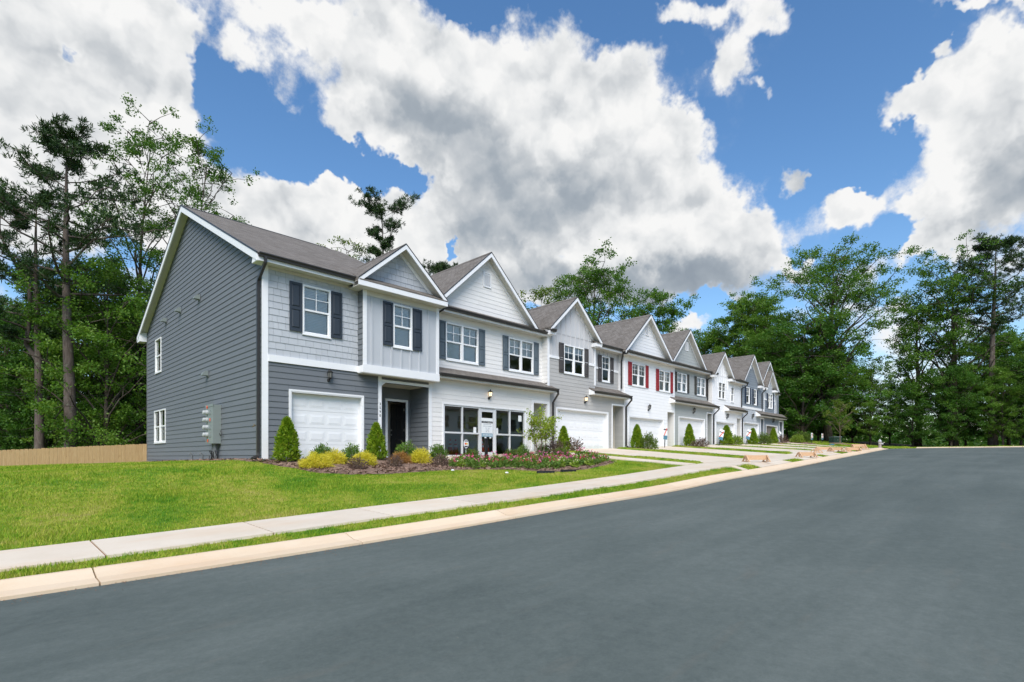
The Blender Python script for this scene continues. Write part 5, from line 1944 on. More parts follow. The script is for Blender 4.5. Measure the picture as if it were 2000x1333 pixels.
trim(h8, ('F', 0), 40.05, 40.15, 3.6, 5.6, name='corner_board')
trim(h8, ('F', 0), 42.56, 42.67, 3.6, 5.6, name='corner_board')
window(h8, ('F', 0), 40.9, 42.07, 4.09, 5.32, twin=True, blind=.2, far=True)
shutter(h8, ('F', 0), 40.66, 40.89, 4.09, 5.34, M_SHUT_DEEP)
shutter(h8, ('F', 0), 42.08, 42.3, 4.09, 5.34, M_SHUT_DEEP)
ws = wall(h8, ('S', 40.07), -.3, -.001, 3.4, 5.8, M_BLUE, thick=.08)
siding(ws, M_BLUE, -.3, -.001, 3.6, 5.7, joined=True)
w_ = wall(h8, ('F', .35), 42.6, 44.0, 3.4, 5.7, M_BLUE, [(42.95, 43.4, 4.02, 5.2)])
siding(w_, M_BLUE, 42.7, 43.9, 3.7, 4.6, [(42.945, 43.405, 4.0, 5.2)], joined=True)
siding(w_, M_BLUELIGHT, 42.7, 43.9, 4.7, 5.6, [(42.945, 43.405, 4.0, 5.2)], exp=.5, joined=True)
trim(h8, ('F', .35), 43.9, 44.02, 3.6, 5.55, name='corner_board')
trim(h8, ('F', .35), 43.4, 43.9, 4.6, 4.7, y0=-.045, name='band_board')
window(h8, ('F', .35), 42.95, 43.4, 4.02, 5.2, blind=0, far=True)
shutter(h8, ('F', .35), 43.42, 43.62, 4.02, 5.22, M_SHUT_DEEP)
front_gable(h8, 41.12, 1.22, 1.25, 5.72, 7.19, -.35, 5, 0, M_BLUELIGHT, rake=.14)
wg = wall(h8, ('F', 0), 40.3, 41.9, 5.74, 5.78, M_BLUELIGHT, gable=[(40.05, 5.78), (42.2, 5.78), (41.12, 7.05)], thick=.08, name='gable_wall')
battens(wg, M_BLUELIGHT, 40.2, 42.0, 5.79, 6.9, (), .3, top=lambda x: 7.0 - abs(x - 41.12) * 1.2)
front_gable(h8, 41.55, 2.35, 2.38, 5.58, 8.1, 0.0, 14.4, .35, M_BLUELIGHT)
wg = wall(h8, ('F', .35), 39.8, 43.4, 5.68, 5.7, M_BLUELIGHT, gable=[(39.5, 5.7), (43.7, 5.7), (41.55, 7.97)], thick=.08, name='gable_wall')
cornice_return(h8, 39.88, 40.05, -.35, 5.74)
cornice_return(h8, 42.0, 42.38, -.35, 5.70)
gutter_x(h8, 42.6, 44.1, -.02, 5.62)
soffit_box(h8, 42.66, 44.1, 0, .349, 5.46)
shed_roof(h8, 38.25, 44.55, -.40, 3.45, -.001, 3.76)
garage_door(h8, ('F', 0), 40.62, 43.2, 1.24, 2.62, 8, mat=M_TAN, each=False)
recess(h8, 43.73, 44.6, 1.25, 3.08, 1.3, M_BLUE, joined=True)
lantern(h8, ('F', 0), 42.1, 3.05)
add('end_wall', MB().box(44.6, 44.72, .36, 14.3, .8, 5.7), M_BLUE, h8)
shell(h8, 40.07, 44.6, 1.24, 5.7)

# ---- one house across the street, seen only in the shop windows
ho = thing('townhouse', 'white house across the street seen as a reflection in the shop windows', 'house', (38, -36, -.3), absolute=True)
wo = MB()
wo.box(26, 50, -42, -36, -.5, 6.0)
add('wall', wo, M_COOLWHITE, ho)
add('roof', MB().prism([(-35.4, 5.9), (-39, 8.6), (-42.6, 5.9)], 'x', 25.6, 50.4), M_ROOFX, ho)
for k in range(5):
    u = 28 + k * 4.6
    for du in (0, 1.9):
        add('window', MB().box(u + du, u + du + 1.3, -36.0, -35.94, 3.7, 5.2), M_BLACKDOOR, ho)
        add('window_frame', MB().box(u + du - .08, u + du, -36, -35.9, 3.6, 5.3).box(u + du + 1.3, u + du + 1.38, -36, -35.9, 3.6, 5.3).box(u + du, u + du + 1.3, -36, -35.92, 4.41, 4.49), M_VINYL, ho)
    add('garage_door', MB().box(u, u + 3.2, -36, -35.94, -.2, 2.1), M_GARAGE, ho)


# ------------------------------------------------------------------ fence behind the lawn
fence = thing('board_fence', 'new unpainted pine board fence behind the lawn beside the charcoal house', 'fence', (-6, 16, -1.4), absolute=True)
rnd = random.Random(5)
pk = MB().add([(0, 0, 0), (1, 0, 0), (1, 1, 0), (0, 1, 0), (0, 0, .985), (.12, 0, 1), (.88, 0, 1), (1, 0, .985), (0, 1, .985), (.12, 1, 1), (.88, 1, 1), (1, 1, .985)],
              [(0, 3, 2, 1), (0, 1, 7, 6, 5, 4), (2, 3, 8, 9, 10, 11), (1, 2, 11, 7), (3, 0, 4, 8), (4, 5, 9, 8), (5, 6, 10, 9), (6, 7, 11, 10)]).mesh('picket')
pk.materials.append(M_FENCE)
FV = 16.0


def fence_top(u):
    return .655 + .068 * u if u < .5 else .69 + .02 * u


u = -17.0
while u < 6:
    top = fence_top(u) + rnd.uniform(-.012, .012)
    w_ = .139
    add('picket', pk, None, fence, (u, FV + rnd.uniform(0, .006), top - 1.83), scale=(w_, .018, 1.83))
    u += w_ + rnd.uniform(.001, .006)
for k in range(10):
    u0 = -17.0 + k * 2.4
    add('post', MB().box(u0, u0 + .09, FV + .07, FV + .16, fence_top(u0) - 2.2, fence_top(u0) - .02), M_FENCE, fence)
    for dz in (.3, 1.0, 1.6):
        za, zb = fence_top(u0) - dz, fence_top(min(u0 + 2.4, 6)) - dz
        add('rail', MB().add([(u0, FV + .028, za - .09), (u0 + 2.38, FV + .028, zb - .09), (u0 + 2.38, FV + .068, zb - .09), (u0, FV + .068, za - .09),
                              (u0, FV + .028, za), (u0 + 2.38, FV + .028, zb), (u0 + 2.38, FV + .068, zb), (u0, FV + .068, za)],
                             [(0, 3, 2, 1), (4, 5, 6, 7), (0, 1, 5, 4), (1, 2, 6, 5), (2, 3, 7, 6), (3, 0, 4, 7)]), M_FENCE, fence)
add('corner_post', MB().box(-.16, -.04, 14.46, 14.58, -.8, .62), M_FENCE, fence)


# ------------------------------------------------------------------ foliage
def unit(a):
    return a / np.maximum(np.linalg.norm(a, axis=-1, keepdims=True), 1e-6)


def leaf_quads(rng, p, length, width, dirs=None, jitter=1.0, droop=0.0):
    """rhombic leaves at points p"""
    n = len(p)
    d = rng.normal(0, 1, (n, 3)) * jitter
    if dirs is not None:
        d = d + dirs
    d[:, 2] -= droop
    d = unit(d)
    s_ = unit(np.cross(d, unit(rng.normal(0, 1, (n, 3)) + np.array([0, 0, .6]))))
    L = (length * rng.uniform(.65, 1.35, n))[:, None]
    Wd = (width * rng.uniform(.7, 1.3, n))[:, None]
    m_ = p + d * L * .45
    q = np.stack([p, m_ + s_ * Wd * .5, p + d * L, m_ - s_ * Wd * .5], 1)
    return q.reshape(-1, 3)


def quads_mesh(name, parts):
    q = np.concatenate(parts)
    return np_mesh(name, q, np.arange(len(q)).reshape(-1, 4))


def branch(mb, p0, p1, r0, r1, rnd, sag=.12, n=4, sides=5):
    p0, p1 = Vector(p0), Vector(p1)
    ln = (p1 - p0).length
    pts, rs = [], []
    for i in range(n + 1):
        t = i / n
        p = p0.lerp(p1, t)
        p.z += math.sin(t * PI) * ln * sag
        if 0 < i < n:
            p += Vector((rnd.uniform(-1, 1), rnd.uniform(-1, 1), rnd.uniform(-1, 1))) * ln * .045
        pts.append(p)
        rs.append(r0 + (r1 - r0) * t)
    mb.tube(pts, rs, sides, False)
    return pts


def broadleaf(seed, h, r0, cb, prof, R0, n_limb, n_clump, cr, leaves, ls, mat, bark, lean=(0, 0), flat=.62, sides=8, thick=3.1):
    """trunk, limbs and leaf clumps; prof(t) is the crown half width (0..1) at fraction t of the crown height"""
    leaves, ls, n_limb = leaves * thick, ls * .8, int(n_limb * 1.15)
    rng = np.random.default_rng(seed)
    rnd = random.Random(seed)
    tr = MB()
    pts, rs = [], []
    ax = Vector((0, 0, 0))
    N = 9
    for i in range(N + 1):
        t = i / N
        ax = Vector((lean[0] * t * t + math.sin(t * 5 + seed) * .012 * h * t, lean[1] * t * t + math.cos(t * 4 + seed) * .012 * h * t, -.4 + t * h * .93))
        pts.append(ax)
        fl = 1 + .5 * max(0, .06 - t) / .06
        rs.append(max(r0 * (1 - t) ** .8 * fl, .03))
    tr.tube(pts, rs, sides, True)

    def trunk_at(z):
        t = min(max((z + .4) / (h * .93), 0), 1) * N
        i = min(int(t), N - 1)
        return pts[i].lerp(pts[i + 1], t - i), rs[i] + (rs[i + 1] - rs[i]) * (t - i)
    parts = []
    ga = rnd.uniform(0, 6)
    for k in range(n_limb):
        f = (k + .5) / n_limb
        tz = cb + (1 - cb) * (f ** .9)
        ga += 2.4 + rnd.uniform(-.5, .5)
        rad = R0 * prof((tz - cb) / (1 - cb)) * rnd.uniform(.75, 1.12)
        start_z = max(h * (tz - (.10 + .12 * (1 - f))) - rad * .25, h * cb * .6)
        s0, sr = trunk_at(start_z)
        tip = Vector((math.cos(ga) * rad, math.sin(ga) * rad, h * tz + rad * rnd.uniform(-.05, .2))) + Vector((s0.x, s0.y, 0))
        path = branch(tr, s0, tip, min(sr * .55, .16 + r0 * .1), .025, rnd, .1)
        for c in range(n_clump):
            w = rnd.uniform(.3, 1.0) if c else 1.0
            i = min(int(w * 4), 3)
            b0 = path[i].lerp(path[i + 1], w * 4 - i)
            off = Vector([max(-1.5, min(1.5, rnd.gauss(0, 1))), max(-1.5, min(1.5, rnd.gauss(0, 1))), max(-1.0, min(.9, rnd.gauss(.1, .6)))]) * cr * 1.15
            cc = b0 + off
            branch(tr, b0, cc, .03, .01, rnd, .05, 2, 3)
            sz = cr * rnd.uniform(.55, 1.15)
            nl = int(leaves * rnd.uniform(.6, 1.25) * (sz / cr) ** 1.6)
            # two or three sprays inside each clump
            for q in range(3):
                c2 = np.array(cc) + rng.normal(0, .5, 3) * sz * np.array([1, 1, flat])
                p = rng.normal(0, .25, (max(nl // 3, 3), 3)) * sz * np.array([1, 1, flat]) + c2
                parts.append(leaf_quads(rng, p, ls, ls * .62, unit(p - np.array(b0)) * .7, 1.0, .15))
    return tr.mesh('trunk'), quads_mesh('crown', parts), mat, bark


def pine(seed, h, r0, cb, R0, n_limb, tufts, mat=None, lean=(0, 0), prof=None, fork=None, up=.35, nl=.29, blades=22):
    rng = np.random.default_rng(seed)
    rnd = random.Random(seed)
    tr = MB()
    pts, rs = [], []
    N = 9
    for i in range(N + 1):
        t = i / N
        pts.append(Vector((lean[0] * t * t + math.sin(t * 4 + seed) * .01 * h * t, lean[1] * t * t + math.cos(t * 5 + seed) * .01 * h * t, -.4 + t * h * .95)))
        rs.append(max(r0 * (1 - t) ** .7 * (1 + .35 * max(0, .05 - t) / .05), .03))
    tr.tube(pts, rs, 10, True)

    def trunk_at(z):
        t = min(max((z + .4) / (h * .95), 0), 1) * N
        i = min(int(t), N - 1)
        return pts[i].lerp(pts[i + 1], t - i), rs[i] + (rs[i + 1] - rs[i]) * (t - i)
    axes = [trunk_at]
    if fork:
        fz, fd, fh = fork
        s0, sr = trunk_at(h * fz)
        e = Vector((s0.x + fd[0], s0.y + fd[1], h * fh))
        fp = branch(tr, s0, e, sr * .8, .04, rnd, -.04, 6, 8)
        def fork_at(z, fp=fp, s0=s0, e=e, sr=sr):
            t = min(max((z - s0.z) / (e.z - s0.z), 0), 1) * 6
            i = min(int(t), 5)
            return fp[i].lerp(fp[i + 1], t - i), sr * .8 * (1 - t / 6) + .04
        axes.append(fork_at)
    centers, outs = [], []
    ga = rnd.uniform(0, 6)
    prof = prof or (lambda t: (.55 + .45 * math.sin(min(1, t * 1.25) * PI)) * (1 - .45 * t))
    for k in range(n_limb):
        f = (k + .5) / n_limb
        tz = cb + (1 - cb) * f
        ga += 2.4 + rnd.uniform(-.6, .6)
        rad = R0 * prof(f) * rnd.uniform(.6, 1.15)
        ax = axes[k % len(axes)]
        s0, sr = ax(h * tz)
        tip = s0 + Vector((math.cos(ga) * rad, math.sin(ga) * rad, rad * (up + rnd.uniform(-.2, .25))))
        path = branch(tr, s0, tip, min(sr * .5, .11), .02, rnd, -.06, 4, 5)
        for c in range(int(tufts * 2.1)):
            w = rnd.uniform(.38, 1.05) if c else 1.0
            ww = min(w, .999) * 4
            i = min(int(ww), 3)
            b0 = path[i].lerp(path[i + 1], ww - i)
            cc = b0 + Vector((rnd.gauss(0, 1), rnd.gauss(0, 1), rnd.gauss(.30, .45))) * rad * .15
            if rnd.random() < .5:
                branch(tr, b0, cc, .018, .008, rnd, .02, 2, 3)
            centers.append(tuple(cc))
            outs.append(tuple((cc - s0).normalized()))
    C = np.repeat(np.array(centers), blades, 0)
    O = np.repeat(np.array(outs), blades, 0)
    d = unit(rng.normal(0, 1, C.shape) + O * .55 + np.array([0, 0, .45]))
    s_ = unit(np.cross(d, rng.normal(0, 1, C.shape)))
    L = (nl * rng.uniform(.6, 1.2, len(C)))[:, None]
    C = C + rng.normal(0, .06, C.shape)
    wd = .027
    q = np.stack([C, C + d * L * .5 + s_ * wd, C + d * L, C + d * L * .5 - s_ * wd], 1).reshape(-1, 3)
    return tr.mesh('trunk'), quads_mesh('crown', [q]), mat or M_NEEDLE, M_PINEBARK


def plant_tree(name, label, mm, loc, rz=0.0, scale=1.0, group=None, cat='tree'):
    t = thing(name, label, cat, loc, rz, group, scale)
    add('trunk', mm[0], mm[3], t, smooth=True)
    add('crown', mm[1], mm[2], t)
    return t


CAMF = np.array([.7121, .7020])
CAMR = np.array([.7020, -.7121])


def site(right, ahead):
    """ground point so many metres right of and ahead of the photographer's standpoint"""
    p = CAMXY + CAMF * ahead + CAMR * right
    return (float(p[0]), float(p[1]), H(min(max(p[0], -45), 80), min(max(p[1], -40), 40)) - .05)


round_prof = lambda t: math.sin(min(max(t * .86 + .12, 0), 1) * PI) ** .7
oak_prof = lambda t: (math.sin(min(max(t * .80 + .16, 0), 1) * PI)) ** .55
tall_prof = lambda t: .45 + .55 * math.sin(min(1, t * 1.05) * PI)
spire_prof = lambda t: (1 - t) ** .7 * .9 + .12

# trees beside and behind the charcoal house
plant_tree('pine_tree', 'tall straight pine with the thickest bare trunk, behind the board fence', pine(3, 20.4, .34, .50, 5.2, 34, 13, lean=(-.3, .3)), site(-24.7, 30))
plant_tree('pine_tree', 'pine with a forked trunk leftmost behind the board fence', pine(8, 17.6, .27, .46, 3.4, 26, 12, fork=(.40, (-1.6, .9), .93), up=.2), site(-27.4, 31))
TB = 'thin tall leafy trees behind the charcoal gable'
plant_tree('broadleaf_tree', 'tall thin sparse tree rising left of the charcoal gable peak', broadleaf(21, 24.6, .2, .34, tall_prof, 2.5, 26, 4, .75, 62, .18, M_LEAF, M_BARK, lean=(.4, -.3), thick=3.6), site(-25.2, 36.2))
plant_tree('broadleaf_tree', 'tall sparse tree whose crown shows right above the charcoal gable peak', broadleaf(22, 23.4, .2, .42, tall_prof, 2.7, 22, 4, .8, 64, .18, M_LEAF, M_BARK, lean=(.8, -.8), thick=3.6), site(-22.2, 36.5))
A = broadleaf(31, 12.5, .15, .16, round_prof, 3.6, 26, 5, .95, 95, .19, M_LEAFLIGHT, M_BARK)
B = broadleaf(32, 11.0, .15, .10, tall_prof, 3.2, 26, 5, .95, 100, .21, M_LEAFDARK, M_BARK)
C_ = broadleaf(33, 14.0, .18, .22, oak_prof, 4.2, 26, 5, 1.05, 100, .23, M_LEAF, M_BARK)
D_ = broadleaf(34, 16.5, .2, .25, tall_prof, 3.8, 28, 5, 1.0, 95, .24, M_LEAFLIGHT, M_BARK)
plant_tree('broadleaf_tree', 'light green bushy tree against the back corner of the charcoal house', A, site(-23.9, 31.5), 1.0, 1.0)
plant_tree('broadleaf_tree', 'light green tree between the thick pine trunk and the charcoal house', A, site(-27.2, 35.5), 3.2, (1.05, 1.05, 1.12))
UG = 'dark understory trees behind the fence'
spots = [(-34, 36, B, .95, .3), (-30.5, 35, B, .82, 2.1), (-37, 40, C_, .9, 1.2), (-33, 42, D_, .85, 4.0), (-29, 41, B, 1.1, 5.2), (-39, 38, B, 1.0, 2.5), (-31, 47, C_, .95, 3.3), (-36, 50, D_, .85, .9), (-26, 44, C_, .85, 2.2), (-42, 44, C_, 1.0, 1.9)]
ORD = ['leftmost', 'second', 'third', 'fourth', 'fifth', 'sixth', 'seventh', 'eighth', 'ninth', 'tenth', 'eleventh', 'twelfth', 'thirteenth', 'fourteenth', 'fifteenth', 'sixteenth', 'seventeenth']
spots.sort(key=lambda q: q[0] / q[1])
for i, (r, a, mm, s_, rz) in enumerate(spots):
    plant_tree('understory_tree', 'leafy understory tree behind the board fence, ' + ORD[i] + (' of ten' if i == 0 else ' from the left'), mm, site(r, a), rz, s_, UG)
plant_tree('pine_tree', 'thin leaning pine far left in the wood behind the fence', pine(14, 15, .16, .62, 2.4, 16, 9, lean=(-1.2, .4)), site(-31.5, 37))

# trees that rise over the roofs
plant_tree('broadleaf_tree', 'feathery light tree rising over the charcoal roof beside the lone pine', broadleaf(41, 20.0, .2, .45, round_prof, 3.0, 20, 4, .95, 46, .24, M_LEAFSPARSE, M_BARK), site(-15.2, 48.5))
plant_tree('pine_tree', 'lone pine rising above the small front gable of the charcoal house', pine(43, 23.4, .26, .62, 2.3, 30, 11, up=.45, prof=lambda t: .75 + .3 * math.sin(t * 9)), site(-11.3, 46))
plant_tree('pine_tree', 'round topped pine just showing over the white gable with the vent', pine(45, 21.0, .26, .66, 4.3, 24, 14, up=.3), site(-6.8, 55))
plant_tree('broadleaf_tree', 'small treetop just showing left of the grey gable', broadleaf(46, 17.5, .2, .4, round_prof, 3.0, 16, 4, 1.0, 46, .26, M_LEAFSPARSE, M_BARK), site(3.2, 56))
plant_tree('broadleaf_tree', 'large open oak rising behind the grey house with brown shutters', broadleaf(47, 20.4, .34, .38, oak_prof, 4.2, 30, 5, 1.15, 70, .26, M_LEAF, M_BARK), site(8.5, 55))
plant_tree('broadleaf_tree', 'round treetop rising behind the red shuttered house', broadleaf(48, 19.0, .28, .4, oak_prof, 3.6, 22, 5, 1.1, 75, .28, M_LEAF, M_BARK), site(17.9, 65))

# wood at the end of the street
plant_tree('broadleaf_tree', 'largest oak right of the last house, broad crown above a pale trunk', broadleaf(51, 20.8, .42, .30, oak_prof, 6.0, 36, 6, 1.2, 92, .24, M_LEAF, M_BARK, lean=(.6, -.5), thick=2.7), site(34.2, 58))
plant_tree('broadleaf_tree', 'tall layered tree between the gap in the wood and the far right pine', broadleaf(52, 19.4, .34, .24, tall_prof, 4.6, 32, 5, 1.1, 88, .24, M_LEAF, M_BARK, thick=2.5), site(45.4, 55))
plant_tree('broadleaf_tree', 'narrower layered tree right of the gap in the wood', broadleaf(53, 17.0, .3, .22, tall_prof, 2.9, 24, 5, .95, 80, .24, M_LEAF, M_BARK, thick=2.5), site(44.4, 58.5))
plant_tree('pine_tree', 'tall dark pine at the far right of the wood', pine(55, 20.9, .36, .52, 4.8, 34, 16, up=.4), site(47.2, 52.5))
E_ = broadleaf(56, 18.5, .26, .22, tall_prof, 4.3, 32, 6, 1.2, 84, .29, M_LEAFLIGHT, M_BARK)
plant_tree('broadleaf_tree', 'light green tree left of the largest oak', E_, site(28.6, 66), .5, (.95, .95, .93))
plant_tree('broadleaf_tree', 'pale green slim tree between the light green tree and the largest oak', E_, site(31.5, 68), 2.7, (.75, .75, .95))
plant_tree('broadleaf_tree', 'green treetop rising behind the white house without shutters', C_, site(26.6, 71), 1.3, 1.05)
plant_tree('broadleaf_tree', 'small pointed treetop left of the wood behind the grey green house', C_, site(24.0, 74), 4.1, (.9, .9, 1.1))
plant_tree('broadleaf_tree', 'blue green dense tree close behind the last house', B, site(31.0, 57), .7, (1.35, 1.35, 1.12))
WG = 'leafy trees of the wood at the end of the street'
spots = [(35.5, 62, B, .95, .1), (38.2, 57, A, .66, 1.4), (41.2, 55, B, .55, 3.0), (43.5, 53, B, .68, 5.1), (46.8, 51, A, .55, 2.0), (49.5, 52, B, .75, .9), (40.5, 66, B, .6, 3.9), (45.2, 64, C_, .5, 1.1), (49.5, 60, C_, .6, 2.4), (52, 56, C_, .8, .6),
         (36.0, 70, D_, .8, 4.4), (54, 60, D_, .8, 1.0), (50.5, 49, C_, .8, 5.5), (33.2, 62, B, .95, 2.2), (28.8, 60, C_, .85, 4.6), (38.8, 61, B, .7, 4.9), (47.5, 56, B, .72, 1.8)]
spots.sort(key=lambda q: q[0] / q[1])
for i, (r, a, mm, s_, rz) in enumerate(spots):
    plant_tree('woodland_tree', 'lower leafy tree of the wood at the street end, ' + ORD[i] + (' of all' if i == 0 else ' from the left'), mm, site(r, a), rz, s_, WG)
SLIM = MB().tube([(0, 0, -.3), (.1, .05, 4), (.0, .1, 9)], [.11, .09, .04], 6)
# trees across the street that show in the panes
for i, (x, y, mm, s_) in enumerate([(8, -46, C_, 1.0), (18, -44, D_, .9), (28, -50, C_, 1.1), (55, -40, D_, 1.0), (63, -36, C_, 1.1), (72, -42, E_, .9), (46, -52, E_, 1.0), (-14, -48, C_, 1.0), (-30, -30, D_, 1.0), (-28, -6, C_, 1.0), (-36, 8, E_, 1.0)]):
    plant_tree('street_tree', 'tree across the street or beyond the left edge, reflected in the window panes', mm, (x, y, -1.2), i * 1.3, s_, 'trees reflected in the panes')

# low far wood that closes the view
rngw = np.random.default_rng(99)
pp = []
for (r0, r1, a0, a1, n, hh) in ((-75, 5, 58, 74, 9000, 8), (16, 34, 78, 92, 5000, 12), (34, 95, 72, 92, 15000, 4.6), (56, 75, 50, 64, 5000, 8)):
    r = rngw.uniform(r0, r1, n)
    a = rngw.uniform(a0, a1, n)
    z = hh * rngw.uniform(0, 1, n) ** 1.2 * (.6 + .4 * np.sin(r * .7) * np.sin(r * .23 + 1))
    xy = CAMXY + np.outer(a, CAMF) + np.outer(r, CAMR)
    g = HH(np.clip(xy[:, 0], -45, 80), np.clip(xy[:, 1], -40, 40))
    pp.append(leaf_quads(rngw, np.column_stack([xy, g + z]), .55, .36))
kind(add('distant_wood', quads_mesh('wood', pp), M_LEAFDARK), 'stuff', 'low dark undergrowth of the wood behind the trees')


# ------------------------------------------------------------------ shrubs and flowers
def cloud_shrub(seed, rx, h, n, ls, mat, shape='dome', stems=7, aspect=.6, spiky=0.0, bark=None, droop=0.0):
    rng = np.random.default_rng(seed)
    rnd = random.Random(seed)
    if shape == 'cone':
        t = rng.uniform(0, 1, n) ** .8
        rad = rx * (1 - t) ** .62 * (.25 + .75 * np.minimum(1, (t + .08) * 6)) * np.sqrt(rng.uniform(.45, 1.05, n))
        a = rng.uniform(0, 2 * PI, n)
        lump = 1 + .16 * np.sin(a * 4 + t * 11 + seed) + .12 * np.sin(a * 7 - t * 19)
        p = np.stack([rad * lump * np.cos(a), rad * lump * np.sin(a), t * h * .97 + .03], -1)
        dirs = np.stack([np.cos(a) * .7, np.sin(a) * .7, np.full(n, 1.3)], -1)
    else:
        d = unit(rng.normal(0, 1, (n, 3)))
        d[:, 2] = np.abs(d[:, 2])
        lump = 1 + .16 * np.sin(d[:, 0] * 6 + seed) * np.sin(d[:, 1] * 7) + .1 * np.sin(d[:, 2] * 9 + d[:, 0] * 4)
        rr = rng.uniform(.25, 1.0, n) ** .45 * lump
        p = d * rr[:, None] * np.array([rx, rx, h])
        p[:, 2] += .02
        dirs = d * 1.2 + np.array([0, 0, spiky])
    st = MB()
    for k in range(stems):
        a = k * 2.4
        q = rx * rnd.uniform(.2, .75)
        st.tube([(0, 0, -.05), (math.cos(a) * q * .4, math.sin(a) * q * .4, h * .35), (math.cos(a) * q, math.sin(a) * q, h * rnd.uniform(.6, .95))], [.016, .011, .004], 4, False)
    parts = [leaf_quads(rng, p, ls, ls * aspect, dirs, .8, droop)]
    if spiky:
        for k in range(26):
            a, e = rnd.uniform(0, 6.3), rnd.uniform(.25, 1.2)
            d = np.array([math.cos(a) * math.cos(e), math.sin(a) * math.cos(e), math.sin(e)])
            tt = np.linspace(.75, rnd.uniform(1.1, 1.35), 9)[:, None]
            pts = d * tt * np.array([rx, rx, h])
            st.tube([tuple(pts[0] * .6), tuple(pts[-1])], [.006, .003], 3, False)
            parts.append(leaf_quads(rng, pts + rng.normal(0, .008, pts.shape), ls, ls * aspect, np.tile(d, (9, 1)), .6))
    return st.mesh('stems'), quads_mesh('foliage', parts), mat, bark or M_PALEBARK


def plant_shrub(name, label, mm, u, v, rz=0, scale=1.0, group=None, cat='shrub', lift=0.0):
    t = thing(name, label, cat, (u, v, H(u, v) + .02 + lift), rz, group, scale)
    add('stems', mm[0], mm[3], t)
    add('foliage', mm[1], mm[2], t)
    return t


THUJA = cloud_shrub(61, .36, 1.28, 5200, .10, M_THUJA, 'cone', 3, .4)
THUJA2 = cloud_shrub(62, .35, 1.18, 5000, .10, M_THUJA, 'cone', 3, .4)
BOXW = cloud_shrub(63, .30, .42, 1500, .055, M_BOX, 'dome', 9, .5, spiky=.8)
BOXW2 = cloud_shrub(64, .36, .52, 1900, .055, M_BOX, 'dome', 9, .5, spiky=.8)
GOLD = cloud_shrub(65, .42, .44, 4200, .12, M_GOLD, 'dome', 6, .10, droop=.35)
GOLD2 = cloud_shrub(66, .36, .45, 3600, .12, M_GOLD, 'dome', 6, .10, droop=.25)
RUST = cloud_shrub(67, .34, .40, 3000, .11, M_RUST, 'dome', 6, .10, droop=.3)
PURP = cloud_shrub(68, .36, .42, 620, .055, M_PURPLE, 'dome', 12, .5, spiky=.6)
PURP2 = cloud_shrub(69, .34, .46, 560, .055, M_PURPLE, 'dome', 12, .5, spiky=.7)
ROSE = cloud_shrub(70, .34, .40, 1400, .05, M_ROSELEAF, 'dome', 9, .6, spiky=.4)
LIME = cloud_shrub(71, .42, .55, 900, .10, M_LIME, 'dome', 10, .45, spiky=.8)
SAGEB = cloud_shrub(72, .5, .72, 2400, .07, M_ROSELEAF, 'dome', 9, .5, spiky=.5)

plant_shrub('arborvitae', 'cone shaped arborvitae left of the single white garage door', THUJA, .40, -.75, .3, (1.0, 1.0, .98))
plant_shrub('arborvitae', 'cone shaped arborvitae by the house number post', THUJA2, 3.3, -.78, 2.0, (.95, .95, 1.0))
plant_shrub('green_shrub', 'glossy green shrub before the middle of the single garage door', BOXW, 1.42, -.85, .2, (1.0, 1.0, 1.1))
plant_shrub('green_shrub', 'glossy green shrub before the right edge of the single garage door', BOXW2, 2.45, -.8, 1.9, (.85, .85, .92))
plant_shrub('green_shrub', 'largest glossy green shrub below the open black door', BOXW2, 4.32, -1.0, 3.0, (1.05, 1.05, 1.1))
plant_shrub('green_shrub', 'glossy green shrub between the open entry and the shop windows', BOXW, 5.6, -1.05, 4.0, (1.05, 1.05, 1.15))
plant_shrub('golden_shrub', 'widest golden thread shrub at the left end of the bed', GOLD, .72, -1.95, .3, (.98, .98, .78))
plant_shrub('golden_shrub', 'golden thread shrub right behind the widest one', GOLD2, 1.55, -1.4, 1.5, (.85, .85, .8))
plant_shrub('golden_shrub', 'golden thread shrub behind the leftmost purple shrub', GOLD, 2.25, -1.85, 2.6, (.82, .82, .78))
plant_shrub('rusty_shrub', 'half dried orange brown thread shrub below the entry', RUST, 3.6, -1.75, .4, (.9, .9, .82))
plant_shrub('golden_shrub', 'golden thread shrub beside the rightmost purple shrub', GOLD2, 4.3, -1.85, 4.1, (.9, .9, .88))
plant_shrub('purple_shrub', 'leftmost dark purple shrub in the mulch bed', PURP, 1.62, -2.6, .1, (.8, .8, .72))
plant_shrub('purple_shrub', 'dark purple shrub in front of the orange brown shrub', PURP2, 2.85, -2.55, 1.4, (.78, .78, .7))
plant_shrub('purple_shrub', 'dark purple shrub at the flower bed end of the mulch', PURP, 4.5, -2.6, 2.9, (.85, .85, .72))
plant_shrub('rose_bush', 'low green rose bush beside the octagonal yard sign', ROSE, 6.55, -1.75, .3, .95)
plant_shrub('rose_bush', 'low green rose bush right of the signboard post', ROSE, 8.55, -1.85, 1.9, .85)
plant_shrub('green_shrub', 'round boxwood at the right end of the shop windows', BOXW2, 9.75, -1.3, 2.2, (.72, .72, .85))
plant_shrub('green_shrub', 'round green shrub behind the young tree', BOXW2, 10.95, -1.35, .9, .8)
plant_shrub('rose_bush', 'low rose bush behind the right part of the flowers', ROSE, 10.0, -3.1, .5, 1.0)
plant_shrub('purple_shrub', 'dark purple shrub left of the arborvitae at the grey house', PURP2, 11.3, -1.7, .8, 1.25)
plant_shrub('purple_shrub', 'dark purple shrub right of the arborvitae at the grey house', PURP, 12.95, -1.3, 3.6, 1.3)
plant_shrub('arborvitae', 'arborvitae in front of the grey house double garage', THUJA2, 12.65, -1.05, 1.1, (.85, .85, .92))
plant_shrub('arborvitae', 'arborvitae at the left end of the red shuttered house garage', THUJA, 19.45, -.65, 2.2, (.95, .95, .98))
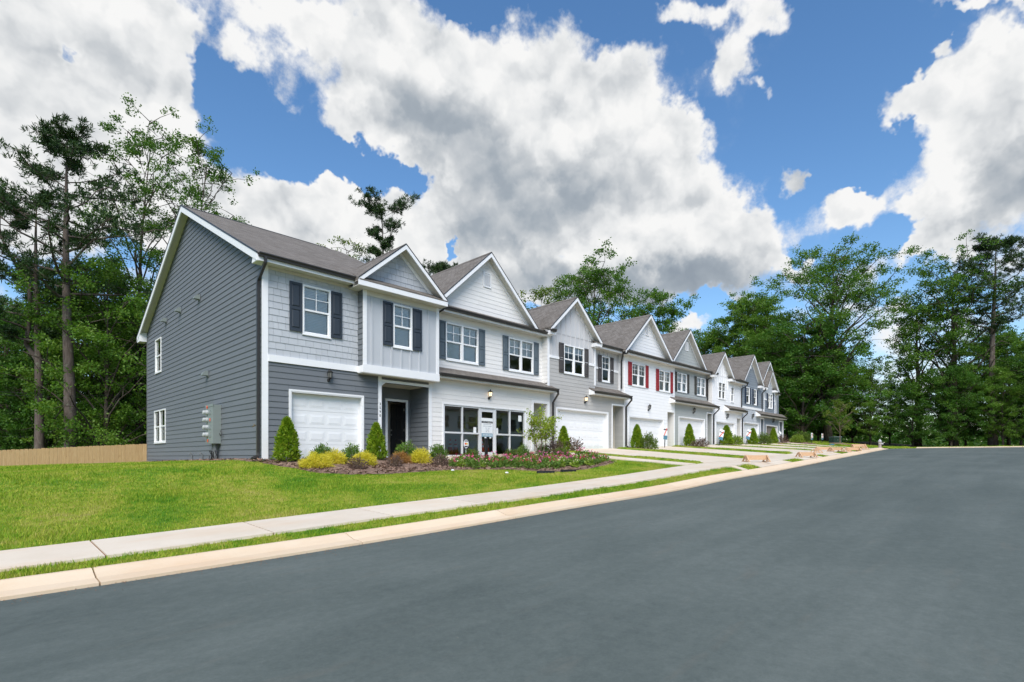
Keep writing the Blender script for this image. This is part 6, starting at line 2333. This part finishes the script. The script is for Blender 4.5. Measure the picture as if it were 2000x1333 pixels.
plant_shrub('green_shrub', 'loose grey green shrub beside the arborvitae of the red shuttered house', SAGEB, 19.75, -1.15, 2.2, 1.05)
plant_shrub('arborvitae', 'arborvitae before the grey green house garage', THUJA, 25.75, -.55, 3.4, (.95, .95, 1.05))
plant_shrub('purple_shrub', 'left purple shrub of the pair before the grey green house', PURP, 25.05, -1.35, .3, .95)
plant_shrub('purple_shrub', 'right purple shrub of the pair before the grey green house', PURP2, 25.65, -1.45, 1.3, 1.15)
plant_shrub('arborvitae', 'plump arborvitae before the garage of the house without shutters', THUJA2, 31.25, -.6, 4.4, (1.25, 1.25, 1.12))
plant_shrub('lime_shrub', 'spiky lime green shrub before the house without shutters', LIME, 32.0, -.95, .5, 1.1)
plant_shrub('arborvitae', 'arborvitae before the pale ground floor garage', THUJA2, 35.7, -.75, 5.5, (1.1, 1.1, 1.0))
plant_shrub('green_shrub', 'grey green shrub by the entry of the slate blue house', SAGEB, 37.45, -.95, .4, 1.1)
plant_shrub('arborvitae', 'last and darkest arborvitae before the taupe garage', THUJA, 40.1, -.75, .9, (.95, .95, .95))
plant_shrub('purple_shrub', 'purple shrub by the white entry posts of the last house', PURP2, 41.6, -.95, 2.0, 1.3)
for k, (uu, vv, s_) in enumerate([(44.6, -1.1, 1.0), (45.4, -1.0, 1.1), (46.2, -.9, .95)]):
    plant_shrub('lime_shrub', 'yellow green shrub in the clump between the two far lot signs', LIME, uu, vv, k * 1.1, s_, 'yellow green clump beyond the last house')
plant_shrub('green_shrub', 'dark green shrub behind the farther lot sign', SAGEB, 48.2, -.6, .4, (1.5, 1.5, 1.15))

# young multi stem tree in the flower bed
def myrtle():
    rng = np.random.default_rng(81)
    rnd = random.Random(81)
    tr = MB()
    parts = []
    for k in range(6):
        a = k * 1.05 + .3
        b0 = Vector((math.cos(a) * .07, math.sin(a) * .07, -.1))
        tp = Vector((math.cos(a) * .42, math.sin(a) * .42, 1.35 + rnd.uniform(-.15, .2)))
        path = branch(tr, b0, tp, .02, .011, rnd, .0, 5, 6)
        for j in range(8):
            t = rnd.uniform(.45, 1.0)
            i = min(int(t * 5), 4)
            p0 = path[i].lerp(path[i + 1], t * 5 - i)
            e = p0 + Vector((rnd.gauss(0, .32), rnd.gauss(0, .32), rnd.uniform(.05, .65)))
            bp_ = branch(tr, p0, e, .008, .003, rnd, .02, 3, 4)
            n = 44
            tt = rng.uniform(.15, 1.08, n)[:, None]
            p = np.array(p0) * (1 - tt) + np.array(e) * tt + rng.normal(0, .055, (n, 3))
            parts.append(leaf_quads(rng, p, .085, .05, None, 1, .1))
    return tr.mesh('trunk'), quads_mesh('crown', parts), M_LEAFSPARSE2, M_PALEBARK


M_LEAFSPARSE2 = leaf_mat('young tree leaves', [(.25, (.16, .27, .015)), (.5, (.27, .37, .03)), (.75, (.42, .46, .07))], .4, clump=5)
plant_tree('young_tree', 'young multi stemmed tree with yellow green leaves in the flower bed', myrtle(), (10.47, -1.6, H(10.47, -1.6)), .4, (1.02, 1.02, 1.03))

# bedding flowers
def flower_plant(seed, mats, leaf=M_FLOWERLEAF, hgt=.2):
    rng = np.random.default_rng(seed)
    n = 95
    d = unit(rng.normal(0, 1, (n, 3)))
    d[:, 2] = np.abs(d[:, 2])
    p = d * rng.uniform(.3, 1, n)[:, None] * np.array([.13, .13, hgt])
    fol = quads_mesh('foliage', [leaf_quads(rng, p, .075, .045, d * .9)])
    heads = []
    for k in range(3):
        a, q = rng.uniform(0, 6.28), rng.uniform(.02, .14)
        c = np.array([math.cos(a) * q, math.sin(a) * q, hgt * rng.uniform(.85, 1.25)])
        m = 9
        dd = unit(rng.normal(0, 1, (m, 3)) + np.array([0, 0, .6]))
        heads.append(leaf_quads(rng, c + dd * .008, .027, .022, dd * 1.5, .5))
    return fol, quads_mesh('blossoms', heads), leaf, mats


FP = [flower_plant(91, M_PINK), flower_plant(92, M_MAGENTA), flower_plant(93, M_PINK, hgt=.24), flower_plant(94, M_MAGENTA, hgt=.17), flower_plant(95, M_CREAM, M_LIME, .2)]
LAB = ['pink flowering bedding plant in the long flower bed', 'magenta flowering bedding plant in the long flower bed', 'pink flowering bedding plant in the long flower bed',
       'magenta flowering bedding plant in the long flower bed', 'cream leaved bedding plant among the pink flowers']
GRP = ['pink bedding plants', 'magenta bedding plants', 'pink bedding plants', 'magenta bedding plants', 'cream bedding plants']
protos = {}
rnd = random.Random(17)
FLOWER_AREA = [(4.45, -3.35), (5.2, -3.9), (6.1, -4.4), (6.9, -5.3), (8.2, -5.45), (9.6, -5.2), (10.6, -4.9), (11.25, -4.1), (11.4, -3.1), (10.3, -2.6), (8.8, -2.5), (7.2, -2.4), (5.8, -2.3), (4.9, -2.6)]
placed = []
tries = 0
while len(placed) < 135 and tries < 9000:
    tries += 1
    uu, vv = rnd.uniform(4.4, 11.5), rnd.uniform(-5.5, -2.2)
    if not bool(in_poly(np.array([uu]), np.array([vv]), FLOWER_AREA)[0]):
        continue
    if any((uu - a) ** 2 + (vv - b) ** 2 < .24 ** 2 for a, b in placed):
        continue
    placed.append((uu, vv))
    k = rnd.choice((0, 0, 1, 1, 2, 3, 3, 4)) if (uu, vv) not in () else 0
    s_ = rnd.uniform(.8, 1.35)
    loc = (uu, vv, H(uu, vv) + .04)
    if k not in protos:
        t = thing('flowering_plant', LAB[k], 'flowers', loc, rnd.uniform(0, 6), GRP[k], s_)
        add('foliage', FP[k][0], FP[k][2], t)
        add('blossoms', FP[k][1], FP[k][3], t)
        protos[k] = t
    else:
        dup(protos[k], loc, rnd.uniform(0, 6), s_)


# ------------------------------------------------------------------ small things
# signboard on a black post before the shop door
su, sv = 7.53, -1.55
sg = H(su, sv)
sign = thing('signboard', 'white information signboard with blue phone number strip on black post before the shop door', 'sign', (su, sv, sg))
SB = lambda z: z - sg
add('post', MB().box(-.05, .05, .012, .09, -.2, SB(1.34)), M_BLACKMETAL, sign)
add('footplate', MB().box(-.12, .12, -.04, .14, .02, .06), M_BLACKMETAL, sign)
add('topper_panel', MB().box(-.27, .27, -.012, .012, SB(1.335), SB(1.45)), M_PAPER, sign)
add('name_strip', MB().box(-.27, .27, -.012, .012, SB(1.265), SB(1.325)), M_INK, sign)
add('board_panel', MB().box(-.27, .27, -.012, .012, SB(.885), SB(1.26)), M_PAPER, sign)
add('phone_strip', MB().box(-.275, .275, -.012, .012, SB(.755), SB(.88)), M_SIGNBLUE, sign)
add('lettering', text_mesh('CHESTNUT RUNNING WAY', .038, .001), M_PAPER, sign, (0, -.014, SB(1.295)))
for body, size, z in (('INFORMATION CENTER', .036, 1.215), ('MONDAY - SATURDAY', .044, 1.145), ('11AM - 6 PM', .044, 1.075), ('SUNDAY', .044, 1.005), ('1PM - 6PM', .044, .94)):
    add('lettering', text_mesh(body, size, .001), M_GREYINK, sign, (0, -.014, SB(z)))
add('lettering', text_mesh('470-645-0129', .082, .001), M_PAPER, sign, (0, -.014, SB(.818)))
for x in (-.09, .16):
    add('tag', MB().box(x - .04, x + .04, -.01, .01, SB(.70), SB(.752)), M_PAPER, sign)

# octagonal yard sign
yu, yv = 6.97, -1.0
yard = thing('yard_sign', 'small white eight sided security sign on a stake below the shop windows', 'sign', (yu, yv, H(yu, yv)))
oc = [(.125 * math.cos(a), .17 * math.sin(a)) for a in [PI / 8 + k * PI / 4 for k in range(8)]]
oc2 = [(.1 * math.cos(a), .14 * math.sin(a)) for a in [PI / 8 + k * PI / 4 for k in range(8)]]
CZ = .58
add('sign_plate', MB().prism([(x, z + CZ) for x, z in oc], 'y', -.006, .006), M_PAPER, yard)
add('dark_band', MB().prism([(-.085, CZ + .09), (.085, CZ + .09), (.06, CZ + .125), (-.06, CZ + .125)], 'y', -.009, -.0065), M_INK, yard)
add('dark_band', MB().prism([(-.06, CZ - .125), (.06, CZ - .125), (.085, CZ - .075), (-.085, CZ - .075)], 'y', -.009, -.0065), M_INK, yard)
add('emblem', MB().box(-.07, .0, -.009, -.0065, CZ - .03, CZ + .04), M_REDPRINT, yard)
add('emblem', MB().box(.004, .07, -.009, -.0065, CZ - .025, CZ + .035), M_YELLOWLOGO, yard)
add('stake', MB().tube([(0, .01, -.1), (0, .01, CZ - .1)], .009, 6), M_VINYL, yard)


# traffic cones and tubes stored behind the glass
def cone_at(u, v, z, label, s_=1.0):
    t = thing('traffic_cone', label, 'cone', (u, v, z), 0, 'cones behind the shop windows', s_)
    add('cone_body', MB().lathe([(.15, .03), (.028, .70), (.02, .705)], 16), M_ORANGE, t, smooth=False)
    add('reflective_band', MB().lathe([(.0925, .37), (.0735, .47)], 16), M_REFLECT, t)
    add('reflective_band', MB().lathe([(.0665, .515), (.0455, .63)], 16), M_REFLECT, t)
    add('base', MB().box(-.19, .19, -.19, .19, 0, .03), M_ORANGE, t)


cone_at(9.05, .42, .04, 'orange cone left of the pair behind the shop door glass')
cone_at(9.37, .46, .04, 'orange cone right of the pair behind the shop door glass')
cone_at(7.62, .75, .04, 'orange cone seen through the leftmost shop window', .98)
cone_at(7.98, .85, .04, 'orange cone hidden partly by the first shop window mullion', .98)
for k, u in enumerate((8.45, 8.66)):
    t = thing('delineator_tube', ('left', 'right')[k] + ' red delineator tube behind the second shop window', 'post', (u, .9, .02))
    add('tube', MB().lathe([(.045, 0), (.045, .52), (.03, .55)], 10), M_REDTUBE, t)
    add('foot', MB().lathe([(.16, 0), (.16, .03), (.06, .06)], 12), M_BLACKMETAL, t)


# wooden barricades that keep cars off the new driveways
def barricade(label, u, v, rz, s_=1.0):
    z = H(u, v) + .03
    t = thing('barricade', label, 'barricade', (u, v, z), rz, 'low wooden barricades on the new driveways', s_ * .76)
    L_, hh, w_ = 1.15, .34, .36
    add('plank', MB().box(-L_ / 2, L_ / 2, -.02, .02, .10, hh), M_LUMBER, t)
    for sx_ in (-1, 1):
        x = sx_ * (L_ / 2 - .03)
        add('foot', MB().box(x - .045, x + .045, -w_, w_, .0, .04), M_LUMBER, t)
        add('upright', MB().box(x - .04, x + .04, -.06, -.021, .041, hh + .015), M_LUMBER, t)
        for sy in (-1, 1):
            add('brace', MB().add([(x - .03, sy * (w_ - .01), .041), (x + .03, sy * (w_ - .01), .041), (x + .03, sy * (w_ - .09), .041), (x - .03, sy * (w_ - .09), .041),
                                   (x - .03, sy * .075, hh), (x + .03, sy * .075, hh), (x + .03, sy * .062, hh - .07), (x - .03, sy * .062, hh - .07)],
                                  [(0, 1, 2, 3), (4, 7, 6, 5), (0, 4, 5, 1), (1, 5, 6, 2), (2, 6, 7, 3), (3, 7, 4, 0)]), M_LUMBER, t)


barricade('nearest and largest wooden barricade, before the grey house driveway', 15.55, -8.35, R(-42), 1.0)
barricade('second nearest wooden barricade, before the red shuttered house driveway', 21.7, -8.4, R(-36), .95)
barricade('third wooden barricade, seen nearly end on', 26.7, -7.5, R(5), .95)
barricade('fourth wooden barricade, behind the third and turned square to the street', 30.1, -6.95, R(-48), .95)
barricade('fifth wooden barricade, right of the fourth', 29.8, -7.7, R(-30), .95)
barricade('sixth wooden barricade, small end towards the road', 31.0, -8.0, R(10), .9)
barricade('seventh wooden barricade, rightmost of the middle group', 32.6, -7.95, R(-44), .95)
barricade('farthest wooden barricade, near the young street tree', 41.9, -6.35, R(-50), 1.1)
barricade('eighth wooden barricade, nearest the hydrant side kerb', 37.2, -7.6, R(0), 1.0)


# lot signs
def lot_sign(label, u, v, rz, tilt=0.0, hgt=1.15, w_=.42, banner=True, z=None):
    t = thing('lot_sign', label, 'sign', (u, v, H(u, v) if z is None else z), rz, 'lot signs')
    t.rotation_euler = (0, tilt, rz)
    add('post', MB().box(-.02, .02, .0, .03, -.1, hgt * .5), M_WIRE, t)
    add('board_panel', MB().box(-w_ / 2, w_ / 2, -.012, .0, hgt * .38, hgt), M_PAPER, t)
    add('dark_strip', MB().box(-w_ / 2, w_ / 2, -.0145, -.0125, hgt * .80, hgt * .85), M_INK, t)
    add('blue_strip', MB().box(-w_ / 2, w_ / 2, -.0145, -.0125, hgt * .38, hgt * .56), M_SIGNDEEP, t)
    if banner:
        c = hgt * .72
        bn = MB().add([(-w_ / 2 + .02, -.016, c - .22), (-w_ / 2 + .1, -.016, c - .22), (w_ / 2 - .02, -.016, c + .22), (w_ / 2 - .1, -.016, c + .22)], [(0, 1, 2, 3)])
        add('diagonal_banner', bn, M_REDPRINT, t)


lot_sign('lot sign with red diagonal banner standing against the red shuttered house garage', 22.3, -.75, R(-6), R(3), 1.3, .38)
lot_sign('lot sign leaning by the entry of the grey green house', 29.55, -.8, R(-20), R(16), 1.15, .4)
lot_sign('lot sign leaning by the entry of the house without shutters', 34.5, -.7, R(-20), R(18), 1.2, .4)
lot_sign('lot sign fallen against the taupe garage door', 41.4, -.35, R(-25), R(38), 1.2, .3, False)
lot_sign('nearer of the two upright lot signs beyond the last house', 46.3, -1.9, R(-4), 0, .95, .42)
lot_sign('farther of the two upright lot signs beyond the last house', 50.0, -1.75, R(-4), R(4), .9, .42)

# green transformer box, hydrant, young street tree
bx, by = 53.5, -2.0
tb = thing('transformer_box', 'dark green metal transformer box on the lawn at the end of the row', 'utility box', (bx, by, H(bx, by)), R(-35), scale=.62)
add('cabinet', MB().box(-.72, .72, -.5, .5, .05, .95), M_GREENBOX, tb)
add('lid', MB().prism([(-.54, .95), (.54, .95), (.52, 1.02), (-.5, 1.06)], 'x', -.76, .76), M_METER, tb)
add('pad', MB().box(-.85, .85, -.62, .62, -.1, .05), M_CONC, tb)
add('hasp', MB().box(-.03, .03, -.52, -.5, .45, .6), M_STEEL, tb)

hu, hv = 43.4, -7.45
hy = thing('fire_hydrant', 'silver topped fire hydrant beside the kerb at the end of the street', 'hydrant', (hu, hv, H(hu, hv)), scale=.8)
add('barrel', MB().lathe([(.2, -.05), (.2, .04), (.13, .06), (.12, .5), (.16, .52), (.16, .56)], 14), M_HYDBODY, hy, smooth=False)
add('bonnet', MB().lathe([(.16, .56), (.15, .66), (.10, .76), (.04, .80), (.04, .86), (.001, .86)], 14), M_HYDRANT, hy, smooth=True)
nz = MB().tube([(-.26, 0, .42), (.26, 0, .42)], .065, 10)
nz.tube([(0, -.28, .40), (0, 0, .40)], .085, 10)
add('nozzle', nz, M_HYDRANT, hy)

yt = broadleaf(85, 3.9, .055, .38, round_prof, 1.05, 12, 4, .3, 40, .13, M_LEAFSPARSE, M_PALEBARK, flat=.8)
plant_tree('young_tree', 'young round headed street tree in a mulch ring beside the transformer box', yt, (52.0, -2.75, H(52.0, -2.75)), 0, 1.0)
ring = grid_mesh('ring', np.linspace(50.9, 53.1, 14), np.linspace(-3.9, -1.6, 14), lambda a, b: HH(a, b) + .02 + .12 * np.clip(1 - np.hypot(a - 52, b + 2.75) / 1.05, 0, 1), lambda a, b: np.hypot(a - 52, b + 2.75) < 1.05)
kind(add('mulch_bed', ring, M_MULCH, smooth=True), 'structure', 'round mulch mound under the young street tree')
for (x, y, l, m_, n_) in ((48.6, -3.4, .55, M_LIME, 'yellow'), (46.9, -3.3, .5, M_SIGNDEEP, 'blue green')):
    tag(add('plastic_sheet', MB().lathe([(l, .03), (l * .8, .09), (l * .3, .12), (.01, .1)], 9), m_, None, (x, y, H(x, y)), .4, scale=(1, .45, 1)), n_ + ' plastic sheet lying on the lawn near the transformer box', 'sheet')

# pale bits left on the lawn and the dark edging by the flowers
for k, (u, v) in enumerate(((5.08, -5.05), (4.02, -3.84))):
    t = tag(add('stone', MB().lathe([(.05, 0), (.055, .02), (.03, .04)], 6), M_PAPER, None, (u, v, H(u, v) + .02), k), ('white lump on the lawn below the flowers', 'white lump on the lawn edge below the entry shrubs')[k], 'stone')
for k, (u, v, a) in enumerate(((6.25, -5.55, -.35), (7.1, -5.75, -.2))):
    z = H(u, v)
    tag(add('edging_strip', MB().prism([(-.03, 0), (.03, 0), (.02, .07), (-.02, .07)], 'x', -.3, .3), M_BLACKMETAL, None, (u, v, z - .005), a), ('left', 'right')[k] + ' piece of black plastic edging at the front of the flower bed', 'edging')

# power lines through the wood on the left
pw = thing('power_line', 'thin power cables crossing the wood at the far left', 'cable', (-24, 20, 0), absolute=True)
for k, (za, zb) in enumerate(((4.9, 3.9), (4.7, 3.75), (2.2, 1.2), (1.3, .45), (1.1, .35), (.85, .25))):
    p0 = CAMXY + CAMF * 30 + CAMR * -40
    p1 = CAMXY + CAMF * 34 + CAMR * -25.5
    pts = []
    for i in range(9):
        t_ = i / 8
        pts.append((p0[0] + (p1[0] - p0[0]) * t_, p0[1] + (p1[1] - p0[1]) * t_, za + (zb - za) * t_ - math.sin(t_ * PI) * .35))
    add('cable', MB().tube(pts, .014, 4), M_WIRE, pw)
